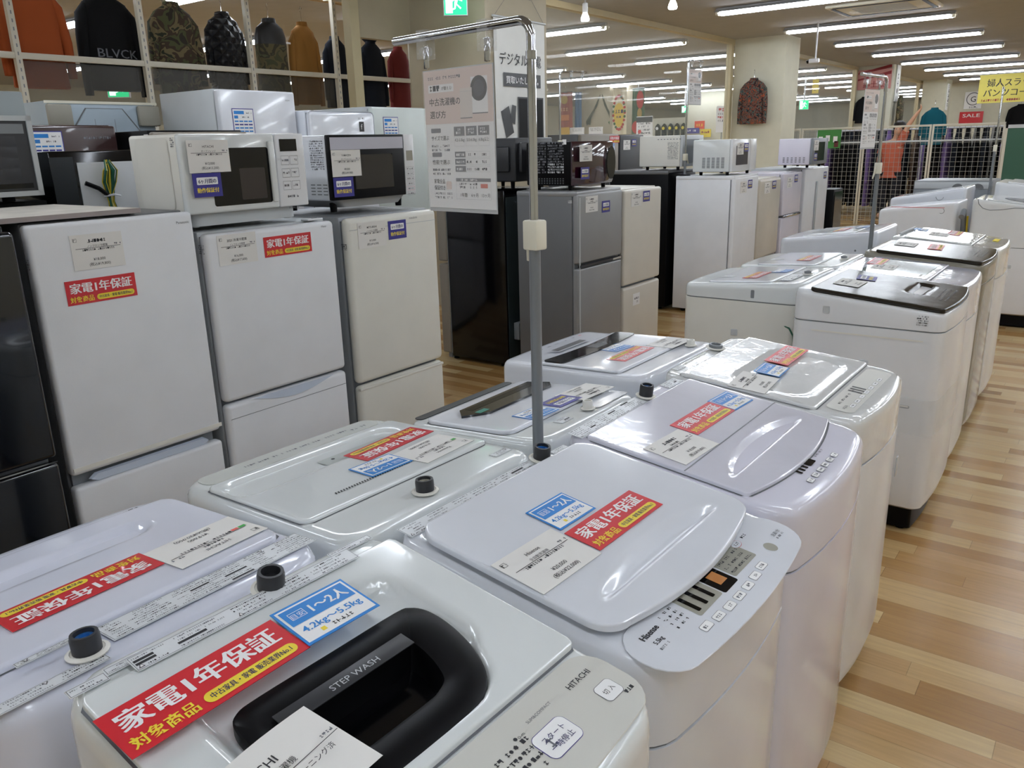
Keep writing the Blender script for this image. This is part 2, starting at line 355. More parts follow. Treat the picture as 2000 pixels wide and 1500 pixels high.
# ------------------------------------------------------------------ washing machine
class Washer:
    def __init__(s, label, cx, cy, w, d, face, zf, zb, rot=0, m=WHITE, mt=None, seam=.16, r=.045, bow=.02, base=GREYM, baseh=.06, group=None, sidemarks=True, well=None):
        s.w, s.d, s.zf, s.zb = w, d, zf, zb; s.th = 90*face+rot; mt = mt or m
        s.lid = None; s.root = thing('washing_machine', label, 'washing machine', (cx, cy, 0), s.th, group or ('washing machines in the front row' if face > 0 else 'washing machines in the back row'))
        s.Mw = rotz(s.th, (cx, cy, 0)); s.inv = s.Mw.inverted(); s.tilt = math.atan2(zb-zf, d)
        zs = zf-seam; s.zs = zs
        b = B(); O = lambda ins: outline(w, d, r, bow, ins=ins)
        b.loft([[(x, y, z) for x, y in O(i)] for i, z in ((.03, baseh), (.012, baseh+.012), (0, baseh+.06), (0, zs-.03), (0, zs-.002))], m)
        b.build('body', s.root)
        if sidemarks:
            g = B()
            for sx in (-1, 1): g.box(sx*w*.5-.004, sx*w*.5+.004, -.03, .0, zs-.16, zs-.13, GREYP, .003)
            g.build('side_grip', s.root)
        b = B(); b.loft([[(x, y, z) for x, y in O(i)] for i, z in ((.06, 0.012), (.045, .0125), (.045, baseh+.004))], base)
        for sx in (-1, 1):
            for sy in (-1, 1): b.lathe([(.02, 0), (.022, .006), (.022, .012)], BLACKM, 10, o=(sx*w*.36, sy*d*.36, 0))
        b.build('base', s.root)
        b = B(); zt = s.zt
        rings = [[(x, y, zs) for x, y in O(.006)], [(x, y, zs+.004) for x, y in O(.0)]]
        for ins, dz in ((0, -.03), (.001, -.018), (.004, -.009), (.009, -.003), (.016, 0), (.03, .0005)): rings.append([(x, y, zt(y)+dz) for x, y in O(ins)])
        if well:
            wx, wy, oy = well
            for k, dz in ((1, 0), (.999, -.05)): rings.append([(x*wx*k, y*wy*k+oy, zt(y*wy+oy)+dz) for x, y in O(.03)])
        b.loft(rings, mt); b.build('top_cover', s.root)
        g = B(); g.loft([[(x, y, z) for x, y in O(.004)] for z in (zs-.003, zs+.001)], GREYM, (False, False)); g.build('seam', s.root)
    def zt(s, y): return s.zf+(s.zb-s.zf)*(y+s.d/2)/s.d
    def L(s, X, Y): p = s.inv @ Vector((X, Y, 0)); return p.x, p.y
    def slab(s, name, x0, x1, y0, y1, m, r=.03, h=.01, rnd=.008, dent=None, bow=0, nx=28, ny=24, label=None, tilt0=0, low=-.004):
        """thin raised panel following the sloping top; bow bends the front edge forward"""
        hx, cx = (x1-x0)/2, (x0+x1)/2
        def P(u, v, k):
            ins = 0
            vv = y0+(y1-y0)*v; dy = min(vv-y0, y1-vv); dx = 0
            if dy < r: dx = r-math.sqrt(max(0, r*r-(r-dy)**2))
            xx = cx+u*(hx-dx); yy = vv-bow*(1-u*u)*(1-v)
            return xx, yy
        def axis(n, L):
            e = [rnd*k/L for k in (.12, .3, .55, .8, 1.0)]; q = [0]+e+[e[-1]+(1-2*e[-1])*i/(n-10) for i in range(1, n-10)]+[1-t for t in e[::-1]]+[1]; return q
        us = [-1+2*t for t in axis(nx, x1-x0)]; vs_ = axis(ny, y1-y0); nx = len(us)-1; ny = len(vs_)-1
        V = []; F = []
        for v in vs_:
            for u in us:
                x, y = P(u, v, 0)
                e = min(1-abs(u), 9)*hx; e2 = min(v, 1-v)*(y1-y0); ed = min(e, e2)
                z = s.zt(y)+h-(rnd*.6*(1-math.sqrt(max(0, 1-(1-ed/rnd)**2))) if ed < rnd else 0)+tilt0*(1-v)
                if dent: z += dent(x, y)
                V.append((x, y, z))
        W = nx+1
        for j in range(ny):
            for i in range(nx): F.append((j*W+i, j*W+i+1, (j+1)*W+i+1, (j+1)*W+i))
        rim = [i for i in range(W)]+[j*W+nx for j in range(1, ny+1)]+[ny*W+i for i in range(nx-1, -1, -1)]+[j*W for j in range(ny-1, 0, -1)]
        o = len(V)
        for i in rim: x, y, z = V[i]; V.append((x, y, s.zt(y)+low))
        n = len(rim)
        for k in range(n): F.append((rim[(k+1) % n], rim[k], o+k, o+(k+1) % n))
        b = B(); b.add(V, F, m); o = b.build(name, s.root, label, ang=50)
        if name == 'lid' and low < 0:
            g = B(); ro = [P(-1+2*i/20, 0, 0) for i in range(21)]+[P(1, j/20, 0) for j in range(1, 21)]+[P(1-2*i/20, 1, 0) for i in range(1, 21)]+[P(-1, 1-j/20, 0) for j in range(1, 20)]
            k = .0032; cyy = (y0+y1)/2
            big = [(x+(k if x > cx else -k), y+(k if y > cyy else -k)) for x, y in ro]
            g.loft([[(x, y, s.zt(y)+.0011) for x, y in big], [(x, y, s.zt(y)+.0011) for x, y in ro]], mat('gap_shadow_grey', (92, 94, 98), .6), (False, False)); g.build('lid_gap', s.root)
        if name == 'lid': s.lid = o
        return o
    def Mtop(s, x, y, z, ang): return Matrix.Translation((x, y, s.zt(y)+z)) @ Matrix.Rotation(s.tilt, 4, 'X') @ Matrix.Rotation(R(ang), 4, 'Z')
    def stick(s, me, X, Y, ang=None, dz=.012, name=None):
        x, y = s.L(X, Y); a = 0 if ang is None else ang-s.th
        return link(name or ADJ.get(me, 'price_card'), me, s.lid or s.root, None, s.Mtop(x, y, dz, a))
    def flat(s, b, name, x, y, dz, ang=0, label=None): return b.build(name, s.lid if s.lid and name.startswith('lid_') else s.root, label, M=s.Mtop(x, y, dz, ang))
    def tap(s, x, y, h=.03, r=.017, ring=CHAR, cap=BLUEC, dz=.004):
        b = B(); b.lathe([(r*1.45, 0), (r*1.5, .002), (r*1.2, .004), (r*1.15, .003)], CREAM, 20, (True, True)); o = s.flat(b, 'tap_collar', x, y, dz)
        b = B(); b.lathe([(r, 0), (r*1.02, h*.8), (r*.95, h), (r*.72, h), (r*.7, h*.55)], ring, 20, (True, True)); t = s.flat(b, 'tap_inlet', x, y, dz)
        if cap: b = B(); b.lathe([(r*.68, h*.56), (r*.68, h*.8), (r*.4, h*.82), (r*.35, h*.7)], cap, 16); b.build('tap_cap', t)
    def side(s, b, name, sx, y, z):  # on the side face, x along +-y
        M = Matrix.Translation((sx*(s.w/2+.0012), y, z)) @ Matrix.Rotation(R(90*sx), 4, 'Z') @ Matrix.Rotation(R(90), 4, 'X')
        return b.build(name, s.root, M=M)
def warn_label(w, h, seed=0, boxes=True):
    b = B(); b.box(-w/2, w/2, -h/2, h/2, -.0006, 0, mat('label_film', (224, 227, 230), .3, var=0)); b.frame(-w/2+.001, -h/2+.001, w/2-.001, h/2-.001, .0006, INKG, .0003)
    rd = random.Random(seed); rows = max(2, int(h/.0062)); rh = (h-.004)/rows
    x = -w/2+.003
    while x < w/2-.012:
        cw = min(w/2-.003-x, rd.uniform(.035, .075))
        for r in range(rows):
            y = h/2-.002-(r+1)*rh
            if rd.random() < .07: b.rect(x, y+rh*.15, x+cw*.5, y+rh*.85, INK, .0003)
            else: b.greek(x+(.01 if rd.random() < .3 else 0), y+rh*.2, x+cw*rd.uniform(.7, .95), rh*.42, INKG if rd.random() < .75 else INK, .0003, seed+r)
        if boxes and rd.random() < .6:
            b.poly([(x, -h/2+.003, .0005), (x+.007, -h/2+.003, .0005), (x+.0035, -h/2+.0095, .0005)], INK); b.poly([(x+.0015, -h/2+.0038, .0007), (x+.0055, -h/2+.0038, .0007), (x+.0035, -h/2+.008, .0007)], PAPERW)
        x += cw+.003
    return b
def button(b, x, y, w, h, m=INKG, fill=None, t='', z=.0003, ts=.006):
    if fill: b.rrect(x-w/2, y-h/2, x+w/2, y+h/2, min(w, h)*.25, fill, z)
    else: b.rrect(x-w/2, y-h/2, x+w/2, y+h/2, min(w, h)*.25, m, z); b.rrect(x-w/2+.0007, y-h/2+.0007, x+w/2-.0007, y+h/2-.0007, min(w, h)*.22, PAPERW, z+.0002)
    if t: b.text(t, x, y-ts*.38, ts, INK, z+.0004)
    else: b.greek(x-w*.3, y-h*.18, x+w*.3, h*.36, INKG, z+.0004, int(x*1000))
# ================================================================== THE SETTING
def sbox(name, x0, x1, y0, y1, z0, z1, m): b = B(); b.box(x0, x1, y0, y1, z0, z1, m); return struct(b.build(name))
sbox('floor', -20, 6, -5, 46, -.06, 0, floor_mat())
sbox('ceiling', -20, 6, -5, 46, 3.05, 3.12, CEILM)
sbox('wall_left', -20.1, -20, -5, 46, 0, 3.05, WALLC); sbox('wall_right', 6, 6.1, -5, 46, 0, 3.05, WALLC)
sbox('wall_behind', -20, 6, -5.1, -5, 0, 3.05, WALLC); sbox('wall_far_left', -20, -5.5, 44, 44.1, 0, 3.05, WALLC)
sbox('wall_far_right', -5.5, 6, 31, 31.1, 0, 3.05, WALLC)
sbox('wall_beside_shop', -12.05, -10.6, 26, 26.4, 0, 3.05, WALLC); sbox('wall_shirts', -16.0, -13.4, 30, 30.1, 0, 2.35, WALLC); sbox('wall_garland', -13.2, -11.7, 21, 21.5, 0, 3.05, WALLM)
sbox('wall_kaldi_side', -11.7, -11.2, 20.4, 21.0, 0, 3.05, WALLM)
def column(n, x0, x1, y0, y1, m):
    sbox('wall_column_%s' % n, x0, x1, y0, y1, 0, 3.05, m)
column('near', -5.5, -4.6, 5.89, 6.82, WALLM); column('middle', -5.46, -4.62, 13.58, 14.25, WALLC); column('far', -5.6, -4.68, 21.2, 21.9, WALLC); column('back', -5.4, -4.75, 28.3, 29.2, WALLC)
# glass partition between the two shops: head track, mullions, panes
sbox('trim_1', -5.56, -5.46, -5, 31, 2.98, 3.05, MULL)
k = 2
for y in (2.0, 5.2, 6.86, 13.5, 14.3, 21.1, 22.0, 28.2): sbox('trim_%d' % k, -5.55, -5.46, y-.05, y+.05, 0, 2.98, MULL); k += 1
sbox('trim_%d' % k, -5.54, -5.47, 5.25, 5.89, 2.42, 2.98, WALLM); k += 1
sbox('trim_%d' % k, -5.54, -5.47, -5, 5.15, 2.72, 2.98, WALLM); k += 1
n = 1
for y0, y1 in ((6.91, 13.45), (14.35, 21.05), (22.05, 28.15)):
    b = B(); b.box(-5.512, -5.504, y0, y1, .1, 2.98, GLASS); struct(b.build('window_%d' % n)); n += 1
# ------------------------------------------------------------------ lamps
def lamp():
    t = thing('ceiling_light', '', 'ceiling light')
    b = B(); b.box(-1.13, 1.13, -.035, .035, .03, .07, WHITEC, .006); b.add([(-1.13, -.095, .02), (1.13, -.095, .02), (1.13, -.03, .06), (-1.13, -.03, .06)], [(0, 1, 2, 3)], WHITEC)
    b.add([(-1.13, .095, .02), (1.13, .095, .02), (1.13, .03, .06), (-1.13, .03, .06)], [(0, 1, 2, 3)], WHITEC); b.build('housing', t)
    for sy in (-1, 1):
        b = B(); b.tube([(-1.09, sy*.045, .008), (1.09, sy*.045, .008)], .02, LEDM, 8); b.build('lamp_tube', t)
        for sx in (-1, 1): e = B(); e.box(sx*1.09-.02 if sx > 0 else -1.12, 1.12 if sx > 0 else -1.07, sy*.045-.018, sy*.045+.018, -.01, .04, IVORY); e.build('lamp_holder', t)
    return t
def dup(t, loc, rot=None, label=None, group=None):
    r = t.copy(); C.objects.link(r); r.location = loc
    if rot is not None: r.rotation_euler = (0, 0, R(rot))
    if label: r['label'] = label
    if group: r['group'] = group
    for c in list(t.children):
        k = c.copy(); C.objects.link(k); k.parent = r
        for g in list(c.children): h = g.copy(); C.objects.link(h); h.parent = k
    return r
ORD = ['nearest', 'second nearest', 'third nearest', 'fourth nearest', 'fifth nearest', 'sixth nearest', 'seventh nearest', 'eighth nearest', 'ninth nearest', 'tenth nearest', 'eleventh nearest', 'twelfth nearest', 'thirteenth nearest', 'fourteenth nearest', 'fifteenth nearest', 'sixteenth nearest', 'seventeenth nearest', 'eighteenth nearest', 'farthest']
base_lamp = lamp(); first = True
cols = [(-3.27, 'in view above the washer aisle', 7), (.63, 'over the right side of the store', 7), (4.0, 'far right side of the store', 7), (-7.1, 'just beyond the glass partition', 11), (-11.0, 'in the middle of the shop behind the glass', 11), (-14.9, 'deep in the shop behind the glass', 11)]
for X, where, nmax in cols:
    for i in range(-5, nmax+1):
        Y = 10.3+2.53*i
        if -11.4 < X-1.2 and X < -9 and 25.5 < Y < 26.6: Y += .6
        seen = i >= 0
        lab = ('%s white fluorescent ceiling light %s' % (ORD[i].capitalize(), where)) if seen else 'fluorescent ceiling light overhead, out of the photo, above the near machines'
        grp = 'fluorescent ceiling lights' if seen else 'fluorescent ceiling lights overhead'
        if first: base_lamp.location = (X, Y, 2.98); base_lamp['label'] = lab; base_lamp['group'] = grp; first = False
        else: dup(base_lamp, (X, Y, 2.98), None, lab, grp)
def spot(x, y, z, lab):
    t = thing('spot_lamp', lab, 'spot lamp', (x, y, z), 0, 'reflector spot lamps')
    b = B(); b.tube([(0, 0, .12), (0, 0, 3.05-z)], .012, WHITEC, 8); b.lathe([(.06, 3.02-z), (.06, 3.05-z)], WHITEC, 16); b.build('stem', t)
    b = B(); b.lathe([(.022, .06), (.03, .08), (.032, .16), (.02, .17)], WHITEC, 16); b.build('socket', t)
    b = B(); b.lathe([(.022, .07), (.04, .03), (.047, .0), (.04, -.015), (.0, -.022)], BULB, 18); b.build('bulb', t)
spot(-5.05, 8.25, 2.80, 'glowing reflector bulb hanging beside the white banner column'); spot(-3.98, 8.2, 2.80, 'glowing reflector bulb nearer the middle of the ceiling')
t = thing('ceiling_air_conditioner', 'white ceiling cassette air conditioner with dark slots', 'air conditioner', (-2.75, 11.6, 3.05))
b = B(); b.box(-.58, .58, -.5, .5, -.035, 0, IVORY, .01); b.build('grille_panel', t)
for x0, x1, y0, y1 in ((-.5, .5, -.46, -.4), (-.5, .5, .4, .46), (-.54, -.49, -.4, .4), (.49, .54, -.4, .4)):
    b = B(); b.box(x0, x1, y0, y1, -.041, -.036, BLACKM); b.build('air_slot', t)
b = B()
for i in range(9): b.box(-.33, .33, -.3+i*.07, -.28+i*.07, -.04, -.034, GREYP)
b.build('intake_grille', t)
def exit_sign(x, y, z, s, rot, lab, arm=True):
    t = thing('exit_sign', lab, 'exit sign', (x, y, z), rot, 'green exit signs')
    b = B(); b.box(-s/2, s/2, -.03, .03, -s/2, s/2, WHITEC, .006)
    b.build('case', t)
    b = B(); q = s*.46
    for sy, fl in ((-.0305, 1), (.0305, -1)):
        b.add([(-q, sy, -q), (q, sy, -q), (q, sy, q), (-q, sy, q)], [(0, 1, 2, 3)], EXITG)
        yy = sy*1.02
        b.add([(s*px, yy, s*pz) for px, pz in ((-.4, -.4), (-.12, -.4), (-.12, .4), (-.4, .4))], [(0, 1, 2, 3)], EXITW)
        def pl(pts): b.add([(s*px, yy*1.01, s*pz) for px, pz in pts], [tuple(range(len(pts)))], EXITW)
        pl([(.1+.05*math.cos(i*.6), .26+.05*math.sin(i*.6)) for i in range(10)])
        pl([(0, .2), (.12, .17), (.06, -.08), (-.04, -.06)]); pl([(.02, -.06), (.08, -.06), (.24, -.2), (.2, -.25)]); pl([(-.04, -.05), (.04, -.08), (.0, -.24), (-.16, -.3), (-.17, -.25), (-.05, -.2)]); pl([(.1, .16), (.12, .1), (.28, .04), (.29, .08)]); pl([(.0, .2), (-.16, .06), (-.13, .03), (.02, .12)])
    b.build('pictogram', t)
    if arm: b = B(); b.box(-.02, .02, -.02, .02, s/2, 3.05-z, WHITEC); b.build('hanger_arm', t)
    return t
exit_sign(-4.68, 5.6, 2.635, .2, 40, 'green exit sign above the chrome sign stand')
exit_sign(-7.9, 4.38, 2.13, .2, 50, 'small exit sign seen under the black hoodie')
exit_sign(-11.1, 23.9, 2.4, .2, 30, 'tiny exit sign behind the leftmost far sign stand')
exit_sign(-7.0, 22.2, 2.3, .24, 20, 'tiny exit sign between the middle and far columns')
exit_sign(-6.5, 17.6, 2.02, .12, 20, 'tiny exit sign just right of the patterned jacket column')
# ================================================================== WASHING MACHINES
W0 = Washer('nearest washer with black rounded lid window and STEP WASH lettering', -.5675, .487, .44, .465, 1, .92, .985, -2, WHITEG, r=.05, seam=.12, well=(.86, .52, .012))
def d0(x, y):
    s1 = sdr(x, y, .0, .04, .145, .098, .06); s2 = sdr(x, y, .0, -.024, .112, .07, .05)
    return -.016*smooth(.5-s1/.016)-.03*smooth(.5-s2/.02)
W0.slab('lid', -.212, .212, -.122, .185, WHITEG, r=.012, h=.008, rnd=.004, dent=d0, nx=64, ny=56)
g = B()
def spline(P, k=4):
    n = len(P); out = []
    for i in range(n):
        p0, p1, p2, p3 = P[i-1], P[i], P[(i+1) % n], P[(i+2) % n]
        for j in range(k):
            t = j/k; out.append(tuple(.5*(2*p1[a]+(p2[a]-p0[a])*t+(2*p0[a]-5*p1[a]+4*p2[a]-p3[a])*t*t+(3*p1[a]-p0[a]-3*p2[a]+p3[a])*t**3) for a in (0, 1)))
    return out
o_ = spline([(-.132, -.1), (-.10, -.107), (.04, -.108), (.075, -.1), (.1, -.08), (.118, -.048), (.128, -.015), (.132, .015), (.13, .04), (.12, .056), (.1, .062), (0, .062), (-.09, .062), (-.118, .058), (-.131, .042), (-.134, .0)])
i_ = spline([(-.105, -.06), (-.085, -.064), (.02, -.064), (.044, -.061), (.06, -.053), (.07, -.032), (.075, -.012), (.077, .001), (.077, .007), (.075, .011), (.07, .012), (0, .012), (-.09, .012), (-.1, .011), (-.106, .006), (-.108, -.01)])
def lp(pts, dz): return [(x, y, W0.zt(y)+dz) for x, y in pts]
def mixp(a, c, t): return [(p[0]+(q[0]-p[0])*t, p[1]+(q[1]-p[1])*t) for p, q in zip(a, c)]
g.loft([lp(o_, -.004), lp(o_, .0075), lp(mixp(o_, i_, .06), .0095), lp(mixp(o_, i_, .5), .0105), lp(mixp(o_, i_, .85), .0095), lp(mixp(o_, i_, .97), .007), lp(i_, .002), lp(mixp(i_, [(0, -.03)]*64, .06), -.03)], BLACKM, (False, False)); g.build('window_frame', W0.lid, ang=40)
g = B(); c_ = mixp(i_, [(0, -.03)]*64, .05); g.poly(lp(c_, -.026), BLACK); g.build('lid_window', W0.lid)
g = B(); g.box(-.1, .075, .004, .026, 0, .0015, CHAR, .0004); g.text('STEP WASH', -.004, .0095, .0115, GREYP, .0019, 'C', .0, fit=.066); W0.flat(g, 'handle_strip', 0, 0, .0115)
g = B(); g.loft([[(x, y, 0) for x, y in outline(.425, .1, .035, .012)], [(x, y, .0012) for x, y in outline(.423, .098, .034, .012)]], PANELG)
g.text('HITACHI', .165, .018, .0105, INK, .0016, 'C', .008); button(g, .175, -.012, .03, .026, t='切 入', ts=.008, z=.0016); g.greek(.185, -.03, .2, .005, INK, .0016)
g.text('SLIM&COMPACT', .095, .022, .0055, INKG, .0016); g.text('スタート', .082, -.008, .009, NAVYD, .0024); g.text('一時停止', .082, -.02, .009, NAVYD, .0024)
button(g, .082, -.01, .052, .036, NAVY, t='', z=.0016); g.disc(.05, .019, .0022, INK, .0016); g.text('о-m', .058, .016, .006, INK, .0016)
for r in range(4):
    for c in range(2): g.disc(-.0+c*.035, .012-r*.011, .0022, INK, .0016); g.greek(.005+c*.035, .0095-r*.011, .03+c*.032, .0055, INK, .0016, r)
for c in range(4): button(g, -.03-.05*c, -.012, .034, .02, z=.0016)
W0.flat(g, 'control_panel', 0, -.178, .002)
W0.tap(.03, .205, .026, .0165, CHAR, None); 
W0.flat(warn_label(.3, .026, 3), 'warning_label', -.005, .186, .012)
W0.flat(warn_label(.07, .012, 4, False), 'warning_label', .16, .21, .004); W0.flat(warn_label(.05, .012, 9, False), 'model_label', -.15, .205, .004); W0.flat(warn_label(.04, .014, 12, False), 'barcode_label', -.195, .2, .004)
W0.stick(ME_RED, -.672, .372, 90, .021); W0.stick(ME_BLUE, -.672, .525, 87, .0225)
P0 = price_card('HITACHI', '全自動洗濯機', '¥25,000', '¥27,500')
b = B(); w_, h_ = .148, .1
V = []; F = []
for j in range(9):
    for i in range(9): u, v = i/8-.5, j/8-.5; V.append((u*w_, v*h_, .006*math.sin((u+.5)*3.1)+.004*v))
for j in range(8):
    for i in range(8): F.append((j*9+i, j*9+i+1, j*9+i+10, j*9+i+9))
b.add(V, F, PAPER); b.text('HITACHI', -.016, .018, .0135, INK, .0072, 'C', .006); b.text('全自動洗濯機', -.006, .005, .0088, INK, .0074); b.rect(-.06, .0005, .068, .0013, INK, .007); b.text('5kg 2022年製 クリーニング済', 0, -.0115, .0082, INK, .007); b.greek(.05, .004, .068, .004, INKG, .007)
b.text('¥25,000', 0, -.028, .011, INK, .007); b.text('(税込¥27,500)', 0, -.042, .011, INK, .007)
W0.stick(b.mesh('price_card'), -.522, .345, 96, .017)

W1 = Washer('washer with raised glossy lid, amber display and bare tap with blue cap', -.6225, 1.06, .51, .475, 1, .85, .915, -1, WHITEC, seam=.13, r=.055, bow=.025)
def d1(x, y):
    if abs(x) > .19: return 0
    a = -.155+.028+.0*x; top = a+.05*math.sqrt(max(0, 1-(x/.19)**2))
    return -.013*smooth((y-a+.004)/.016)*smooth((top-y)/.03) if a-.006 < y < top else 0
W1.slab('lid', -.243, .243, -.172, .19, WHITEC, r=.045, h=.021, rnd=.006, dent=d1, bow=.024, nx=76, ny=120, low=.010)
g = B(); g.loft([[(x, y, 0) for x, y in outline(.49, .1, .047, .02)], [(x, y, .001) for x, y in outline(.488, .098, .046, .02)]], WHITEC)
g.text('Hisense', -.185, .018, .0135, INK, .0014, 'C', .02, bold=.02); g.text('5.5kg', -.19, .002, .010, INK, .0014, 'C', .01, bold=.02); g.greek(-.205, -.008, -.175, .004, INKG, .0014)
g.rrect(-.1, -.015, -.025, .034, .004, PANELD, .0014); g.rrect(.03, -.012, .115, .03, .004, PANELD, .0014); g.rrect(-.022, -.018, .026, .034, .004, BLACK, .0014); g.rect(-.008, -.004, .016, .022, ORANGED, .0018); g.text('88', .004, .003, .014, ORANGED, .002)
for c in range(3): g.rrect(-.092+.023*c, -.008, -.083+.023*c, .028, .002, BLACK, .0018)
for r in range(3):
    for c in range(3): g.greek(.036+c*.026, .018-r*.012, .056+c*.026, .005, INK, .0018, r)
for r in range(4):
    for c in range(3): g.greek(-.148+.014*c, .026-.01*r, -.138+.014*c, .004, INK, .0014, c)
for c in range(7): button(g, -.115+.034*c, -.03-.006*(1-(c/3-1)**2), .026, .014, z=.0014)
g.disc(.155, -.02, .012, PANELD, .0014); g.disc(.12, .026, .0135, RED, .0014, ry=.0085); g.disc(.12, .026, .0128, WHITEC, .0016, ry=.0078); g.greek(.113, .023, .127, .005, INK, .0018); g.greek(.145, .025, .165, .006, INK, .0014); g.text('洗濯1分', .205, -.012, .008, INK, .0014); g.greek(.19, -.02, .22, .004, INKG, .0014)
W1.flat(g, 'control_panel', 0, -.216, .0015)
W1.tap(.135, .213, .028, .0165)
W1.flat(warn_label(.36, .034, 7), 'warning_label', -.06, .2125, .002); W1.flat(warn_label(.05, .02, 8, False), 'model_label', .2, .213, .002)
W1.stick(ME_BLUE, -.678, 1.031, 87.5, .0235); W1.stick(ME_RED, -.599, 1.075, 88.5, .0235)
W1.stick(price_card('Hisense', '全自動洗濯機', '¥20,000', '¥22,000'), -.614, .895, 87.5, .0235)

W2 = Washer('lilac white washer with crescent lid grip and black button display', -.6425, 1.615, .545, .485, 1, .85, .912, 0, WHITEL, seam=.13, r=.055, bow=.03)
def d2(x, y):
    if abs(x) > .21: return 0
    a = -.115; top = a+.06*math.sqrt(max(0, 1-(x/.21)**2))
    return -.012*smooth((y-a+.004)/.016)*smooth((top-y)/.035) if a-.006 < y < top else 0
W2.slab('lid', -.255, .255, -.165, .19, FILML, r=.012, h=.008, rnd=.004, dent=d2, bow=.03, nx=76, ny=120)
g = B(); g.box(-.255, .255, -.0012, .0012, 0, .0006, GREYM); W2.flat(g, 'lid_fold', 0, -.035, .0085)
g = B(); g.rrect(-.03, -.01, .005, .025, .003, BLACK, .0004)
for c in range(3): g.rrect(-.06+.017*c-.02, -.008, -.052+.017*c-.02, .026, .002, BLACK, .0004)
for r in range(3):
    for c in range(4): g.greek(.02+c*.016, .02-r*.012, .03+c*.016, .005, INKG, .0004, r)
for c in range(6): button(g, -.095+.032*c, -.03, .022, .014, z=.0004)
for r in range(2):
    for c in range(3): g.greek(-.11+.01*c, .022-.01*r, -.103+.01*c, .004, INK, .0004)
W2.flat(g, 'control_print', .0, -.2, .0018)
W2.tap(.06, .213, .03, .0165)
W2.flat(warn_label(.3, .038, 17, False), 'warning_label', -.11, .214, .002); W2.flat(warn_label(.08, .03, 18, False), 'model_label', .2, .213, .002)
W2.stick(ME_BLUE, -.690, 1.795, 87, .0095); W2.stick(ME_RED, -.693, 1.645, 89, .0095); W2.stick(ME_PR, -.661, 1.462, 87, .0095)

W3 = Washer('film wrapped washer with pale grey control panel and round lid plate', -.69, 2.185, .53, .51, 1, .85, .9, 0, WHITE, FILMW, seam=.13, r=.06, bow=.03)
def d3(x, y):
    s1 = sdr(x, y, .0, -.02, .2, .1, .06); return -.006*smooth(.5-s1/.012)
W3.slab('lid', -.25, .25, -.16, .2, FILMW, r=.012, h=.008, dent=d3, nx=50, ny=40)
g = B(); g.rrect(-.21, -.034, .21, .034, .02, PANELG)
for c in range(5): g.greek(-.16+c*.03, .01, -.14+c*.03, .006, INK, .0004, c)
for c in range(3): g.rect(-.04+c*.02, -.012, -.03+c*.02, .024, CHAR, .0004)
for c in range(7): button(g, -.15+c*.045, -.018, .03, .012, z=.0004)
g.text('AQUA', -.175, -.01, .011, INK, .0004); W3.flat(g, 'control_panel', 0, -.205, .0018)
W3.tap(.06, .228, .012, .02, GREYM, None)
W3.flat(warn_label(.05, .02, 27, False), 'model_label', -.19, .228, .002)
W3.stick(ME_RED, -.728, 2.32, 91, .0095); W3.stick(ME_BLUE, -.713, 2.149, 93, .0095); W3.stick(ME_PR, -.712, 2.008, 95, .0095)
for x in (-.2,):
    b = B(); b.box(-.012, .012, -.001, .003, -.03, .03, GREYP, .003); b.build('handle_slot', W3.root, M=Matrix.Translation((.16, -.285, .6)))

def dark_lid(W, m, handle=True):
    def dh(x, y):
        s1 = sdr(x, y, .06, -.125, .12, .022, .02); return -.02*smooth(.5-s1/.01) if handle else 0
    W.slab('lid', -W.w/2+.006, W.w/2-.006, -W.d/2+.004, W.d/2-.06, m, r=.02, h=.012, dent=dh, bow=.02, nx=50, ny=40)
    g = B()
    for r in range(3): g.greek(-.12, .012-.018*r, .14, .006, INKG, .0002, r)
    W.flat(g, 'control_print', 0, -W.d/2+.05, .0135)
W4 = Washer('washer with brown black glass lid and navy sticker, nearest of the right hand group', -.72, 3.46, .56, .54, 1, .885, .935, 0, WHITE, seam=.075, r=.04, bow=.02, base=BLACKM, baseh=.1)
dark_lid(W4, FILMB)
g = B(); g.rrect(-.012, -.014, .012, .014, .003, GREYP); W4.side(g, 'vent_square', -1, .14, .86)
g = B()
for r in range(5): g.greek(-.02, .015-.008*r, .02, .005, INK, .0002, r)
W4.side(g, 'rating_label', -1, -.2, .85)
g = B(); g.rrect(-.06, -.006, .06, .006, .005, FRSIDE); g.rrect(-.056, -.001, .056, .005, .003, CREAM, .0006); W4.side(g, 'side_handle', -1, -.13, .52)
g = B(); g.rrect(-.19, -.003, .21, .003, .002, CREAM); W4.side(g, 'side_rib', -1, 0, .775)
W4.stick(ME_NAVY, -.81, 3.56, 98, .0145); W4.stick(ME_PR, -.835, 3.4, 90, .0145)
def wrap_film(W, z0, z1):
    b = B(); n = 0; ring = outline(W.w+.006, W.d+.006, .045, .02); rings = []
    rd = random.Random(5)
    for j in range(14):
        z = z0+(z1-z0)*j/13; rings.append([(x*(1+.004*math.sin(40*x+9*j)+.006*rd.random()*(j in (3, 4, 9))), y*(1+.004*math.sin(37*y+7*j)), z+.006*math.sin(23*x+31*y)) for x, y in ring])
    b.loft(rings, CLEARF, (False, False)); b.build('film_wrap', W.root, 'crinkled clear stretch film')
wrap_film(W4, .42, .56)
W5 = Washer('film wrapped washer with grey green glass lid window behind the brown lidded one', -.75, 4.05, .57, .54, 1, .885, .92, 0, WHITE, FILML, r=.05, base=BLACKM)
W5.slab('lid', -.27, .27, -.13, .2, FILML, r=.012, h=.008)
g = B(); g.rrect(-.24, -.13, .22, .13, .01, mat('grey_green_glass', (120, 134, 128), .06, coat=.6)); g.rect(-.2, -.12, -.13, -.11, PAPERW, .0004); W5.flat(g, 'lid_window', 0, .03, .0095)
g = B(); g.disc(.0, 0, .01, INKG, .0003)
